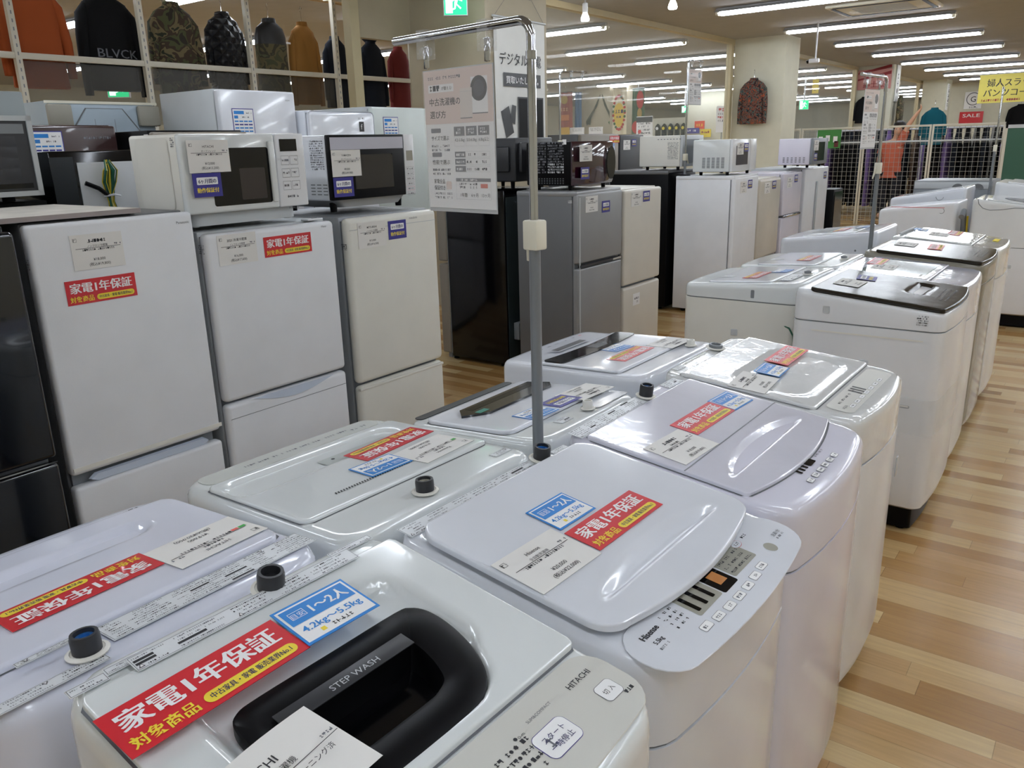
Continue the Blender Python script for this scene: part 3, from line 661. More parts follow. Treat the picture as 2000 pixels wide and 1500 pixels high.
for r in range(2): g.greek(.03, -.01+.02*r, .2, .006, INKG, .0003, r)
W5.flat(g, 'control_print', -.05, -.2, .002)
W5.stick(ME_RED, -.9, 4.14, 93, .011); W5.stick(ME_PR, -.84, 4.0, 93, .0108)
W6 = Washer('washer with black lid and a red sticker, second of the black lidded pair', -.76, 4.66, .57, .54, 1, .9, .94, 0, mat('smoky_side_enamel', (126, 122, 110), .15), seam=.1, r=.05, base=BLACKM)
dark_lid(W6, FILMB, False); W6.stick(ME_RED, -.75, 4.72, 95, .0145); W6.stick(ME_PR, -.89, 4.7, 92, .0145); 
W7 = Washer('white washer closing the front row with red sticker and cream control strip', -.765, 5.28, .58, .54, 1, .9, .95, 0, WHITE, FILMW, r=.05, base=BLACKM)
W7.slab('lid', -.275, .275, -.14, .2, FILMW, r=.012, h=.008); W7.stick(ME_RED, -.77, 5.42, 92, .0105); W7.stick(ME_BLUE, -.95, 5.4, 92, .0105); W7.stick(ME_PR, -.83, 5.28, 92, .0105)
g = B(); g.rect(-.06, -.05, .06, -.02, YEL); W7.flat(g, 'energy_strip', .1, -.18, .003)
g = B(); g.box(-.2, .2, -.006, .006, 0, .012, GREYP, .003); W7.flat(g, 'lid_hinge', 0, .235, .002)
# ---- back row (turned away)
V0 = Washer('washer at the left edge with a red sticker upside down and tap with blue cap', -1.085, .455, .49, .45, -1, .915, .94, 0, WHITEB, r=.07, bow=.02)
def dv0(x, y):
    return -.014*smooth((.075-abs(y+.105))/.03)*smooth((.17-abs(x+.0))/.06)*smooth((y+.145)/.02) if abs(x) < .24 else 0
V0.slab('lid', -.225, .225, -.185, .135, WHITEB, r=.03, h=.01, dent=lambda x, y: -.012*smooth(.5-sdr(x, y, .06, -.1, .19, .022, .02)/.014), bow=.01, nx=50, ny=50)
g = B(); g.rrect(-.1, -.012, .1, .014, .006, mat('grip_recess', (150, 158, 176), .3)); V0.flat(g, 'lid_grip', .0, -.098, .0, 0)
g = B()
for c in range(6): g.greek(-.2+.055*c, -.006, -.17+.055*c, .01, INK, .0002, c)
V0.flat(g, 'control_print', .02, -.2, .002)
V0.tap(.1, .186, .026, .0165)
V0.flat(warn_label(.2, .05, 33), 'warning_label', -.14, .165, .004); V0.flat(warn_label(.15, .05, 34, False), 'warning_label', -.005, .165, .0045); V0.flat(warn_label(.16, .022, 35), 'caution_label', .17, .21, .003); V0.flat(warn_label(.07, .012, 36), 'caution_label', .13, .15, .011)
V0.stick(ME_RED, -1.052, .423, -89.5, .0125); V0.stick(price_card('HITACHI', '', '¥19,000', '¥20,900', 2), -1.03, .6, -88, .0125)
V1 = Washer('green white washer with long lid recess, black dash row and grey tap', -1.125, 1.0, .50, .50, -1, .89, .912, -2, WHITEG, r=.05, bow=.01)
V1.slab('lid', -.235, .235, -.17, .13, WHITEG, r=.02, h=.008, dent=lambda x, y: -.018*smooth(.5-sdr(x, y, .02, -.1, .2, .035, .03)/.03), nx=50, ny=46)
g = B(); g.rrect(-.15, -.004, .03, .034, .003, mat('grip_shadow_grey', (168, 174, 170), .4)); g.disc(.0, .012, .004, INK, .0005); V1.flat(g, 'lid_grip', .0, -.098, .002)
g = B(); g.loft([[(x, y, 0) for x, y in outline(.44, .055, .02, .006)], [(x, y, .001) for x, y in outline(.44, .055, .02, .006)]], mat('panel_grey_green', (192, 194, 188), .35))
for c in range(8): g.greek(-.14+.034*c, -.006, -.115+.034*c, .007, INKG, .0014, c)
g.greek(-.19, .002, -.14, .009, INKG, .0014, 40); V1.flat(g, 'control_panel', .0, -.208, .001)
g = B()
for c in range(34): g.add([(-.11+c*.0062, 0, 0), (-.107+c*.0062, 0, 0), (-.104+c*.0062, .008, 0), (-.107+c*.0062, .008, 0)], [(0, 1, 2, 3)], INK)
V1.flat(g, 'vent_marks', .03, .075, .0092)
V1.tap(.03, .205, .024, .0165, CHAR, PANELD); V1.flat(warn_label(.05, .02, 41), 'caution_label', -.2, .19, .002)
V1.stick(ME_RED, -1.16, 1.116, -88, .0095); V1.stick(ME_BLUE, -1.08, 1.01, -94, .0105); V1.stick(price_card('Panasonic', '', '¥18,000', '¥19,800', 1), -1.057, 1.135, -88, .0095)
V2 = Washer('washer with black wedge lid window and navy sticker, behind the steel pole', -1.19, 1.64, .47, .44, -1, .82, .85, 0, WHITEG, r=.06, bow=.01)
V2.slab('lid', -.215, .215, -.165, .11, WHITEC, r=.03, h=.01, nx=30)
g = B(); g.loft([[(x, y, z) for x, y in ((-.17, -.045), (.14, -.04), (.18, .0), (.12, .045), (-.16, .045), (-.19, .02))] for z in (0, .006)], BLACKB); g.rect(-.16, -.03, .13, -.005, BLACK, .0064); g.rect(.1, .01, .14, .03, mat('teal_mark', (20, 110, 90), .4), .0064); V2.flat(g, 'lid_window', -.01, -.075, .010)
g = B(); g.loft([[(x, y, z) for x, y in outline(.4, .03, .012)] for z in (0, .002)], CHAR); V2.flat(g, 'control_panel', 0, -.2, .001)
V2.tap(-.04, .17, .022, .013, CREAM, GREYP); V2.flat(warn_label(.05, .03, 44, False), 'caution_label', .06, .16, .002)
g = B(); g.rrect(-.08, -.03, .08, .03, .01, WHITEC, .001); V2.flat(g, 'softener_tray', -.14, .16, .002)
V2.stick(ME_NAVY, -1.114, 1.696, -92, .0115); V2.stick(ME_BLUE, -1.113, 1.58, -95, .0115); V2.stick(ME_PR, -1.103, 1.8, -94, .0112)
V3 = Washer('washer with long curved dark glass strip across its lid', -1.285, 2.26, .52, .53, -1, .83, .85, 0, WHITEC, r=.04, bow=.01)
V3.slab('lid', -.245, .245, -.13, .17, WHITEC, r=.02, h=.008)
g = B(); g.loft([[(x, y+.018*(1-(x/.25)**2), z) for x, y in outline(.47, .075, .012)] for z in (0, .004)], BLACKB); g.rect(-.05, -.005, .02, .035, CHAR, .0045); V3.flat(g, 'lid_window', 0, -.075, .008)
g = B(); g.rrect(-.1, -.02, .1, .02, .004, WHITEC, .0004); g.rect(-.09, -.016, .09, .012, CHAR, .001); V3.flat(g, 'lid_grip', .0, -.16, .006)
g = B()
for c in range(7): g.greek(-.18+.05*c, -.004, -.155+.05*c, .008, INKG if c else RED, .0004, c)
V3.flat(g, 'control_print', 0, -.225, .002)
V3.tap(-.16, .21, .02, .013, CREAM, GREYP)
V3.stick(ME_RED, -1.194, 2.228, -89, .0095); V3.stick(ME_BLUE, -1.275, 2.28, -97, .0095); V3.stick(ME_PR, -1.15, 2.42, -93, .0092)
g = B(); g.disc(0, 0, .014, YEL); g.poly([(-.006, -.005, .0004), (.006, -.005, .0004), (0, .007, .0004)], INK); g2 = g.build('warning_disc', V3.root, M=Matrix.Translation((.1, .2665, .77)) @ Matrix.Rotation(R(180), 4, 'Z') @ Matrix.Rotation(R(90), 4, 'X'))
V4 = Washer('warm white washer with side grip, left of the brown lidded washer', -1.31, 3.72, .55, .53, -1, .87, .905, 0, FRWW, WHITEG, seam=.06, r=.04)
V4.slab('lid', -.25, .25, -.16, .13, WHITEC, r=.02, h=.006); g = B(); g.rrect(-.03, -.03, .03, .03, .003, GREYP); V4.flat(g, 'lid_grip', .1, -.12, .007)
g = B(); g.rrect(-.008, -.018, .008, .018, .004, GREYM); V4.side(g, 'side_slot', 1, .06, .845)
V4.tap(.0, .21, .015, .015, GREYM, None); V4.stick(ME_RED, -1.31, 3.66, -90, .0085); V4.stick(ME_BLUE, -1.24, 3.8, -92, .0085); V4.flat(warn_label(.2, .06, 51, False), 'warning_label', .1, .17, .004)
g = B(); g.tube([(0, 0, 0), (.03, -.005, -.01), (.05, -.008, -.04), (.055, -.006, -.09), (.05, 0, -.13)], .004, WIREG, 8); g.build('earth_wire', V4.root, 'green and yellow earth wire', M=Matrix.Translation((.27, .2, .72)) @ Matrix.Rotation(R(90), 4, 'Z'))
V5 = Washer('washer with small square lid grip, second from the stand pole in the back row', -1.30, 4.31, .54, .5, -1, .875, .90, 0, WHITE, WHITEG, seam=.06, r=.04)
V5.slab('lid', -.25, .25, -.16, .13, WHITEC, r=.02, h=.006); g = B(); g.rrect(-.03, -.03, .03, .03, .003, GREYP); V5.flat(g, 'lid_grip', .06, -.12, .007); V5.tap(.0, .2, .015, .015, GREYM, None); V5.stick(ME_RED, -1.27, 4.3, -90, .0085)
V6 = Washer('taller washer with plain side beside the thin grey stand pole', -1.40, 5.34, .58, .56, -1, .90, .965, 0, WHITEC, seam=.2, r=.04)
V6.slab('lid', -.26, .26, -.16, .15, WHITEC, r=.02, h=.006)
g = B(); g.rrect(-.2, -.045, .1, .045, .006, CHAR); V6.flat(g, 'lid_window', 0, -.1, .0075); V6.stick(ME_RED, -1.38, 5.32, -90, .0085); V6.stick(ME_BLUE, -1.28, 5.4, -90, .0085)
g = B(); g.disc(0, 0, .006, GREYM); V6.side(g, 'side_hole', 1, .17, .85)
# ---- far machines
F1 = Washer('far washer with red edge line behind the small grey stand pole', -1.35, 7.68, .56, .58, -1, .90, .97, 0, FRWW, WHITE, seam=.3, r=.03, group='washing machines at the far end')
g = B(); g.rrect(-.2, -.002, .2, .002, .001, RED); F1.side(g, 'red_line', 1, 0, .925)
g = B(); g.tube([(0.02*math.cos(a), 0.02*math.sin(a), 0) for a in [i*.3-2.2 for i in range(12)]], .002, GREYM, 6); F1.side(g, 'side_groove', 1, .18, .9)
F2 = Washer('far washer standing higher behind the one with red edge line', -1.40, 8.33, .56, .6, -1, .95, 1.05, 0, WHITEC, WHITEC, seam=.3, r=.03, group='washing machines at the far end')
g = B(); g.tube([(0.03*math.cos(a), 0.03*math.sin(a), 0) for a in [i*.25-3.1 for i in range(13)]], .002, GREYM, 6); F2.side(g, 'side_groove', 1, .1, .97)
F3 = Washer('white washer with curved groove on its side at the right edge', -.66, 7.70, .62, .60, 1, .93, 1.0, 0, WHITE, FILMW, seam=.3, r=.05, base=BLACKM, baseh=.1, group='washing machines at the far end')
g = B(); g.tube([(-.26, .05, 0), (-.25, .01, 0), (-.22, -.02, 0), (-.17, -.035, 0), (-.1, -.03, 0), (.0, -.015, 0), (.12, -.015, 0), (.28, -.04, 0)], .0025, GREYM, 6); F3.side(g, 'side_groove', -1, 0, .95)
F3.slab('lid', -.28, .28, -.2, .2, FILMW, r=.03, h=.01); g = B(); g.disc(0, 0, .16, GREYM); F3.flat(g, 'lid_window', 0, -.05, .0115)
g = B(); g.rrect(-.006, -.012, .006, .012, .003, GREYM); F3.side(g, 'side_slot', -1, -.12, .87)
F4 = Washer('white washer with grey panel in front of the green board', -.62, 8.5, .6, .58, 1, 1.02, 1.09, 0, WHITE, WHITE, seam=.25, r=.05, base=BLACKM, group='washing machines at the far end')
g = B(); g.rrect(-.12, -.03, .12, .03, .006, GREYP); F4.flat(g, 'control_panel', -.05, -.22, .002); F4.slab('lid', -.26, .26, -.14, .2, WHITE, r=.03, h=.012)
# grey machine seen from behind
t = thing('washer_dryer', 'blue grey back of a washer dryer in front of the mesh fence', 'washer dryer', (-1.35, 9.25, 0), 0)
b = B(); b.box(-.34, .34, -.3, .3, .02, 1.06, GREYM, .012); b.build('body', t)
b = B()
for x in (-.12, -.06, 0, .06, .12): b.box(x-.02, x+.02, -.303, -.299, .6, .96, SILVERD, .002)
b.box(-.33, .33, -.306, -.3, .985, 1.05, GREYP, .003); b.build('back_panel', t)
b = B()
for x in (.05, .22): b.loft([[(x+.05*math.cos(R(a)), y, .99+.045*math.sin(R(a))) for a in range(0, 181, 20)] for y in (-.312, -.305)], SILVERD)
b.build('hose_cover', t)
# drain hose between the far machines
b = B(); b.tube([(-1.015, 7.7, .02), (-1.015, 7.62, .4), (-1.015, 7.5, .8), (-1.015, 7.44, .9), (-1.015, 7.36, .86)], .022, GREYM, 10); b.tube([(-.985, 7.7, .02), (-.985, 7.6, .4), (-.985, 7.45, .86)], .008, WIREY, 6)
tag(b.build('drain_hose'), 'grey ribbed drain hose hanging between far white washers', 'hose')
# ================================================================== REFRIGERATORS AND OVENS
class Box:
    """appliance standing with its front at local -y"""
    def __init__(s, name, cat, label, xf, y0, y1, d, z0, face=1, rot=0, group=None):
        s.w, s.d, s.z0 = y1-y0, d, z0; s.th = 90*face+rot
        cx = xf-face*d/2; s.root = thing(name, label, cat, (cx, (y0+y1)/2, z0), s.th, group)
        s.inv = rotz(s.th, (cx, (y0+y1)/2, z0)).inverted()
    def front(s, me, Y, Z, dz=.002, name=None, X=0, b=None, ang=0):
        p = s.inv @ Vector((X, Y, Z)); M = Matrix.Translation((p.x, -s.d/2-dz, p.z)) @ Matrix.Rotation(R(90), 4, 'X') @ Matrix.Rotation(R(ang), 4, 'Z')
        pr = next((c for c in s.root.children if c.name.split('.')[0] == 'door'), s.root)
        if name and name.startswith(('drawer', 'control')): pr = s.root
        if isinstance(me, B): return me.build(name, pr, M=M)
        return link(name or ADJ.get(me, 'price_card'), me, pr, None, M)
    def sidef(s, b, name, sx, X, Z, dz=.0015, Y=0):
        p = s.inv @ Vector((X, Y, Z)); M = Matrix.Translation((sx*(s.w/2+dz), p.y, p.z)) @ Matrix.Rotation(R(90*sx), 4, 'Z') @ Matrix.Rotation(R(90), 4, 'X'); return b.build(name, s.root, M=M)
    def back(s, b, name, x, z, dz=.002):
        M = Matrix.Translation((x, s.d/2+dz, z)) @ Matrix.Rotation(R(180), 4, 'Z') @ Matrix.Rotation(R(90), 4, 'X'); return b.build(name, s.root, M=M)
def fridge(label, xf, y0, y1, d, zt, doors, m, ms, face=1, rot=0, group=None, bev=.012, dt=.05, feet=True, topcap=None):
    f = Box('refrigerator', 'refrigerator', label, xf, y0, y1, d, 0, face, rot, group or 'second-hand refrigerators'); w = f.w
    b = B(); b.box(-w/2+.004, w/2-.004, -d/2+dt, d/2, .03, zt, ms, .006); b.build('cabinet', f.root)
    if topcap: b = B(); b.box(-w/2, w/2, -d/2+.01, d/2, zt-.02, zt+.012, topcap, .008); b.build('top_panel', f.root)
    b = B(); b.box(-w/2+.012, w/2-.012, -d/2+dt-.012, -d/2+dt+.002, .05, zt-.015, GREYM); b.build('door_gasket', f.root)
    for z0, z1, mm in doors:
        b = B(); b.box(-w/2, w/2, -d/2, -d/2+dt-.008, z0, z1, mm or m, bev, 4); b.build('door' if z1-z0 > .3 else 'drawer', f.root)
    b = B(); b.box(-w/2+.02, w/2-.02, -d/2+.04, -d/2+.07, .012, .06, GREYM)
    for sx in (-1, 1):
        for sy in (-1, 1): b.lathe([(.02, 0), (.02, .035)], BLACKM, 10, o=(sx*(w/2-.06), sy*(d/2-.08), 0))
    b.build('plinth', f.root)
    return f
def logo(f, t, Y, Z, s=.012, m=INKG): b = B(); b.text(t, 0, 0, s, m); return f.front(b, Y, Z, .0012, 'logo_lettering')
def dotlabel(n=4, w=.03, m=INKG):
    b = B()
    for r in range(n): b.greek(-w/2, .006*(n/2-r), w/2, .0042, m, 0, r)
    return b
GF = 'refrigerators along the front of the aisle'
R0 = fridge('black gloss refrigerator cut off by the left edge', -2.28, .36, .925, .6, 1.334, [(.70, 1.32, None), (.06, .685, None)], BLACKB, BLACK, group=GF)
b = B(); b.box(-.28, .28, -.004, .0, -.004, .004, CHROME); R0.front(b, .64, .692, .0, 'handle_trim')
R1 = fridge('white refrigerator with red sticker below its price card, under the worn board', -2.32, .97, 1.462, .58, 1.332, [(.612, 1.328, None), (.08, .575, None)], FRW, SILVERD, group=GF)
b = B(); b.loft([[(x, y, 0) for x, y in ((-.2, .0), (-.18, .014), (.18, .014), (.2, .0), (.18, -.012), (-.18, -.012))], [(x*.98, y*.8, .012) for x, y in ((-.2, .0), (-.18, .014), (.18, .014), (.2, .0), (.18, -.012), (-.18, -.012))]], ICE); R1.front(b, 1.22, .586, -.02, 'handle')
b = B(); b.box(-.245, .245, -.006, .006, 0, .004, CREAM); R1.front(b, 1.22, .63, -.002, 'door_edge')
R1.front(ME_RED, 1.145, 1.135); R1.front(price_card('', 'ノンフロン冷蔵庫', '¥18,000', '¥19,800'), 1.152, 1.243); logo(R1, 'Panasonic', 1.425, 1.295, .011)
R1.sidef(dotlabel(5), 'energy_label', -1, -2.345, 1.22)
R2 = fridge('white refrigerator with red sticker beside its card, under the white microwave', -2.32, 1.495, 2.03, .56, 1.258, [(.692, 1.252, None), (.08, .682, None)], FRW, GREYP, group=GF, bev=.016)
b = B(); n = 14; b.add([(-.16+.36*i/n, .0, 0) for i in range(n+1)]+[(-.16+.36*i/n, -.032*math.sin(math.pi*i/n), .002) for i in range(n+1)], [(i, i+1, n+2+i, n+1+i) for i in range(n)], ICE); R2.front(b, 1.76, .683, .0015, 'handle')
b = B(); b.rect(-.26, -.001, .26, .001, GREYM); R2.front(b, 1.763, .632, .001, 'drawer_line')
R2.front(ME_RED, 1.814, 1.188); R2.front(price_card('2021 冷凍冷蔵庫', 'ノンフロン冷蔵庫', '¥16,000', '¥17,600'), 1.609, 1.197); logo(R2, 'Haier', 1.98, 1.232, .011); R2.sidef(dotlabel(5), 'energy_label', -1, -2.345, 1.2)
b = B(); b.box(-.035, .035, -.02, .02, 0, .006, WHITE, .002); b.box(.0, .02, -.004, .004, .006, .007, CHAR); b.build('hinge_cover', R2.root, M=Matrix.Translation((.2, -.24, 1.258)))
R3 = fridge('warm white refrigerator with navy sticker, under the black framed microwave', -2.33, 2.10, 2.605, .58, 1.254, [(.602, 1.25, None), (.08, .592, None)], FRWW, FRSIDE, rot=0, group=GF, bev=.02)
b = B(); b.box(-.25, .25, -.012, .0, 0, .02, FRWW, .004); R3.front(b, 2.35, .585, -.016, 'drawer_lip')
b = B(); b.rect(-.24, -.001, .245, .001, GREYP); R3.front(b, 2.35, 1.206, .0005, 'door_line')
R3.front(price_card('MITSUBISHI', 'ノンフロン冷蔵庫', '¥15,000', '¥16,500'), 2.225, 1.181); R3.front(ME_NAVY, 2.365, 1.187); logo(R3, 'mitsubishi', 2.46, 1.222, .012); R3.sidef(dotlabel(4, .03, INK), 'energy_label', -1, -2.352, 1.14)
# worn board
b = B(); b.box(-2.88, -2.345, .44, 1.31, 1.3365, 1.35, mat('worn_chipboard', (196, 190, 180), .8, var=.12, vs=9)); b.box(-2.3451, -2.343, .44, 1.31, 1.3365, 1.35, mat('board_edge_band', (150, 140, 138), .6)); tag(b.build('board'), 'worn pale board lying on top of the white refrigerator', 'board')
def oven(name, label, xf, y0, y1, d, z0, z1, m, face=1, rot=0, feet=.03, feetm=BLACKM, group='second-hand microwave ovens', bev=.01):
    f = Box(name, 'microwave oven', label, xf, y0, y1, d, z0, face, rot, group); w = f.w; h = z1-z0; f.h = h
    b = B(); b.box(-w/2, w/2, -d/2+.025, d/2, feet, h, m, bev, 3); b.build('casing', f.root)
    for sx in (-1, 1):
        for sy in (-1, 1): b = B(); b.lathe([(.013, 0), (.016, feet+.004)], feetm, 10, o=(sx*(w/2-.05), sy*(d/2-.06), 0)); b.build('foot', f.root)
    return f
M1 = oven('microwave_oven', 'white microwave with dark door window and navy sticker on it', -2.34, 1.468, 1.935, .30, 1.271, 1.560, CREAM, feet=.042, feetm=GREYP)
b = B(); b.box(-.238, .115, -.15, -.122, .044, .287, WHITEG, .008, 3); b.build('door', M1.root)
b = B(); b.rrect(-.165, -.095, .06, .085, .008, BLACK); b.rrect(-.06, -.08, .04, .02, .004, mat('oven_mesh', (44, 36, 32), .3), .0003); M1.front(b, 1.725, 1.43, .001, 'door_window')
b = B(); b.box(-.012, .012, -.1, .1, 0, .012, WHITEG, .006); M1.front(b, 1.795, 1.435, .0, 'door_handle')
b = B(); b.box(.117, .24, -.149, -.122, .044, .287, WHITE, .005, 3); b.build('control_panel', M1.root)
g = B(); g.rect(-.036, .075, .036, .115, BLACK); M1.front(g, 1.872, 1.425, .0006, 'control_display'); g = B()
for r in range(3):
    for c in range(2): g.frame(-.036+.038*c, .03-.042*r, -.002+.038*c, .06-.042*r, .0008, INKG, .0002); g.greek(-.032+.038*c, .042-.042*r, -.004+.038*c, .007, INKG, .0003, r)
M1.front(g, 1.872, 1.425, .0005, 'control_print'); g = B(); g.text('HITACHI', 0, -.118, .011, INKG); M1.front(g, 1.872, 1.425, .0005, 'control_logo'); g = B(); g.greek(-.03, -.08, .03, .008, INKG, .0003); M1.front(g, 1.872, 1.425, .0005, 'control_caption')
M1.front(price_card('HITACHI', 'オーブンレンジ', '¥12,000', '¥13,200'), 1.552, 1.491, .012); M1.front(ME_NAVY, 1.535, 1.404, .012)
M1.sidef(dotlabel(5, .02), 'rating_label', -1, -2.385, 1.53)
g = B(); g.loft([[(x, y, z) for x, y in outline(.42, .24, .04)] for z in (0.004, .046)], GREYP); g.build('underside', M1.root)
g = B(); g.rrect(-.1, -.11, .09, .11, .02, CREAM); g.rrect(-.097, -.107, .087, .107, .02, CREAM, .0006); M1.sidef(g, 'side_panel', -1, -2.5, 1.44)
M2 = oven('microwave_oven', 'microwave with black door and silver top strip, right of the white microwave', -2.42, 2.125, 2.585, .36, 1.2665, 1.555, WHITEC, feet=.045)
b = B(); b.box(-.23, .17, -.18, -.157, .047, .288, BLACKM, .004); b.build('door', M2.root)
b = B(); b.rect(-.195, .07, .195, .115, mat('silver_lilac', (190, 190, 202), .3)); b.rect(-.08, -.08, .13, .05, mat('dark_glass', (38, 36, 36), .15), .0); M2.front(b, 2.325, 1.43, .0012, 'door_window')
b = B(); b.box(.172, .23, -.18, -.157, .047, .288, WHITE, .003); b.build('control_panel', M2.root)
g = B(); g.rect(-.018, .02, .02, .06, PANELD); M2.front(g, 2.555, 1.43, .0006, 'control_display'); g = B()
for r in range(6): g.frame(-.022, -.02-.02*r, .022, -.005-.02*r, .0007, INKG if r != 4 else RED, .0002); g.greek(-.018, -.016-.02*r, .018, .006, INKG, .0003, r)
M2.front(g, 2.555, 1.43, .0006, 'control_print')
M2.front(price_card('YAMAZEN', 'オーブンレンジ', '¥9,000', '¥9,900'), 2.128+.075, 1.450, .004); M2.front(ME_NAVY, 2.18, 1.362, .004)
g = B(); 
for r in range(13): g.greek(-.04, .08-.0085*r, .035, .0055, INKG, 0, r)
M2.sidef(g, 'rating_label', -1, -2.49, 1.45)
g = B()
for r in range(4):
    for c in range(3): g.rect(-.05+.035*c, .02-.012*r, -.025+.035*c, .024-.012*r, GREYM)
M2.sidef(g, 'side_vents', -1, -2.49, 1.35)
g = B(); g.loft([[(x*k, y, z) for x, y in outline(.42, .3, .04)] for z, k in ((.0165, .8), (.046, 1))], SILVER); g.build('underside', M2.root)
# ---- second row, seen over the tops
GB = 'refrigerators in the rows behind'
Q0 = fridge('dark cabinet refrigerator carrying the grey oven at the left edge', -3.6, .55, 1.34, .62, 1.36, [(.06, 1.35, None)], CHAR, BLACKM, face=-1, group=GB)
OV = Box('gas_oven', 'oven', 'grey steel oven showing its dark embossed back panel', -3.35, .575, 1.29, .45, 1.3615, -1)
b = B(); b.box(-.357, .357, -.225, .215, .02, .345, GALV, .006)
for sx in (-1, 1): b.lathe([(.02, 0), (.02, .03)], BLACKM, 10, o=(sx*.3, .1, 0)); b.lathe([(.02, 0), (.02, .03)], BLACKM, 10, o=(sx*.3, -.15, 0))
b.build('casing', OV.root)
b = B(); b.frame(-.357, -.125, .357, .125, .016, GREYP, .012); b.box(-.341, .341, -.109, .109, -.004, .006, CHAR)
for r in range(4):
    for c in range(11):
        x, z = -.3+.055*c, -.07+.034*r; q = mat('embossed_steel', (44, 45, 49), .4); b.add([(x, z, .006), (x+.05, z, .006), (x+.05, z+.03, .006), (x, z+.03, .006), (x+.03, z+.01, .010)], [(0, 1, 4), (1, 2, 4), (2, 3, 4), (3, 0, 4)], q)
b.rect(-.33, .07, .33, .1, GREYM, .007); b.rect(-.33, -.1, .33, -.085, BLACK, .007); OV.back(b, 'back_panel', 0, .145)
Q1 = fridge('black refrigerator seen from behind with bundled wires on its white back sheet', -3.6, 1.37, 2.0, .6, 1.52, [(.06, 1.5, None)], DTEAL, BLACK, face=-1, group=GB)
b = B(); b.box(-.22, .30, -.75, .72, 0, .004, WHITE); b.box(-.08, .16, -.42, -.02, .004, .05, WHITE, .02); b.rect(-.31, -.7, -.23, .74, DTEAL, .001); b.box(-.105, -.085, -.4, -.04, .004, .008, mat('perforated_grey', (150, 152, 150), .5, var=.5, vs=160)); b.box(-.205, -.165, -.35, -.06, .004, .03, GREYP, .01); b.frame(-.2, -.3, -.17, -.2, .002, GREYM, .031)
Q1.back(b, 'back_sheet', 0, .76+.0)
b = B()
for k in range(9):
    mm = WIREG if k % 3 else WIREY; dx = .01*math.sin(k*1.3)
    b.tube([(.0+dx*.3, .0, .02), (dx*2.2, .05, .03), (dx*2.5, .09, .04+.004*k % .02), (dx, .125, .03), (-dx*2, .09, .035), (-dx*2.2, .05, .02), (-dx, -.02, .02), (-dx*2+.01, -.08, .015), (.03+dx*2, -.13, .02)], .0032, mm, 6)
b.tube([(-.03, .0, .03), (.0, .006, .048), (.03, .0, .03)], .004, WHITEC, 6); b.tube([(-.09, .05, .03), (-.05, .03, .04), (-.01, .0, .03)], .008, BLACKM, 8)
Q1.back(b, 'wire_bundle', .125, 1.36)
# large refrigerators along the partition, fronts to the aisle
S0 = fridge('tall appliance with pale blue grey octagonal back plate, behind the brown one', -5.44, 2.32, 2.96, .48, 1.81, [(.06, 1.8, None)], WHITE, PALEBL, face=-1, group=GB)
b = B(); q = [(-.2, -.5), (.2, -.5), (.2, .0), (.11, .12), (-.11, .12), (-.2, .0)]
b.loft([[(x, y, 0) for x, y in q], [(x*.96, y*.97, .008) for x, y in q]], PALEBL); b.loft([[(x*1.03, y*1.02, 0) for x, y in q], [(x*1.03, y*1.02, .003) for x, y in q]], SILVERD)
for x in (-.07, .05): b.rect(x, -.5, x+.003, .06, GREYM, .0085)
b.rrect(.08, -.1, .16, -.04, .005, IVORY, .009); b.box(-.34, -.2, .02, .14, 0, .03, mat('dusty_handle_recess', (150, 146, 134), .6), .012); b.box(.2, .34, .02, .14, 0, .03, mat('dusty_handle_recess', (150, 146, 134), .6), .012); b.rect(-.34, .145, .34, .16, IVORY, .002)
S0.back(b, 'back_plate', 0, 1.65)
S1 = fridge('dark brown refrigerator top with small gold lettering beside the grey oven', -4.3, 1.78, 2.335, .6, 1.655, [(.9, 1.65, None), (.06, .88, None)], BROWN, BROWN, group=GB)
b = B(); b.greek(-.12, 0, -.06, .012, mat('gold_lettering', (150, 130, 80), .4), .0, 1); b.greek(.1, 0, .24, .012, INKG, 0, 2); S1.front(b, 2.06, 1.585, .001, 'logo_lettering'); S1.front(ME_INFO, 1.98, 1.53)
S2 = fridge('taupe refrigerator edge between the brown one and the white microwave', -4.0, 2.36, 2.93, .6, 1.62, [(.06, 1.61, None)], TAUPE, BLACKM, group=GB)
b = B(); b.rect(-.02, -.03, .02, .03, PAPERW); S2.sidef(b, 'label_card', -1, -4.06, 1.57)
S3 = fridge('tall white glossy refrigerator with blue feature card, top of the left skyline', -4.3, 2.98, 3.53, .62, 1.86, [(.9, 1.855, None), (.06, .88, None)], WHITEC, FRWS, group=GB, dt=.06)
S3.front(ME_INFO, 3.13, 1.655); logo(S3, 'AQUA', 3.47, 1.8, .012)
S4 = fridge('white refrigerator with small black square badge behind the microwaves', -4.2, 3.55, 4.12, .62, 1.745, [(.9, 1.74, None), (.06, .88, None)], WHITEC, WHITEC, group=GB, bev=.03)
b = B(); b.rect(-.022, -.032, .022, .032, CHAR); b.text('f', 0, -.018, .05, PAPERW, .0004); b.greek(-.04, .045, .03, .012, INKG, 0, 4); S4.front(b, 3.99, 1.645, .001, 'badge')
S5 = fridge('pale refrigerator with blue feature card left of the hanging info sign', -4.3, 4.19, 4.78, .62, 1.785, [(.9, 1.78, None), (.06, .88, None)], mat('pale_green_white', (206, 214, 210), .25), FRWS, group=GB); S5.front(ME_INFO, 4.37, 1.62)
S6 = fridge('taupe refrigerator with red and blue stickers behind the burgundy oven', -4.3, 6.95, 7.69, .6, 1.585, [(.7, 1.58, None), (.06, .68, None)], TAUPE, SILVERD, group=GB); S6.front(ME_RED, 7.60, 1.53, ang=0); S6.front(ME_BLUE, 7.55, 1.46)
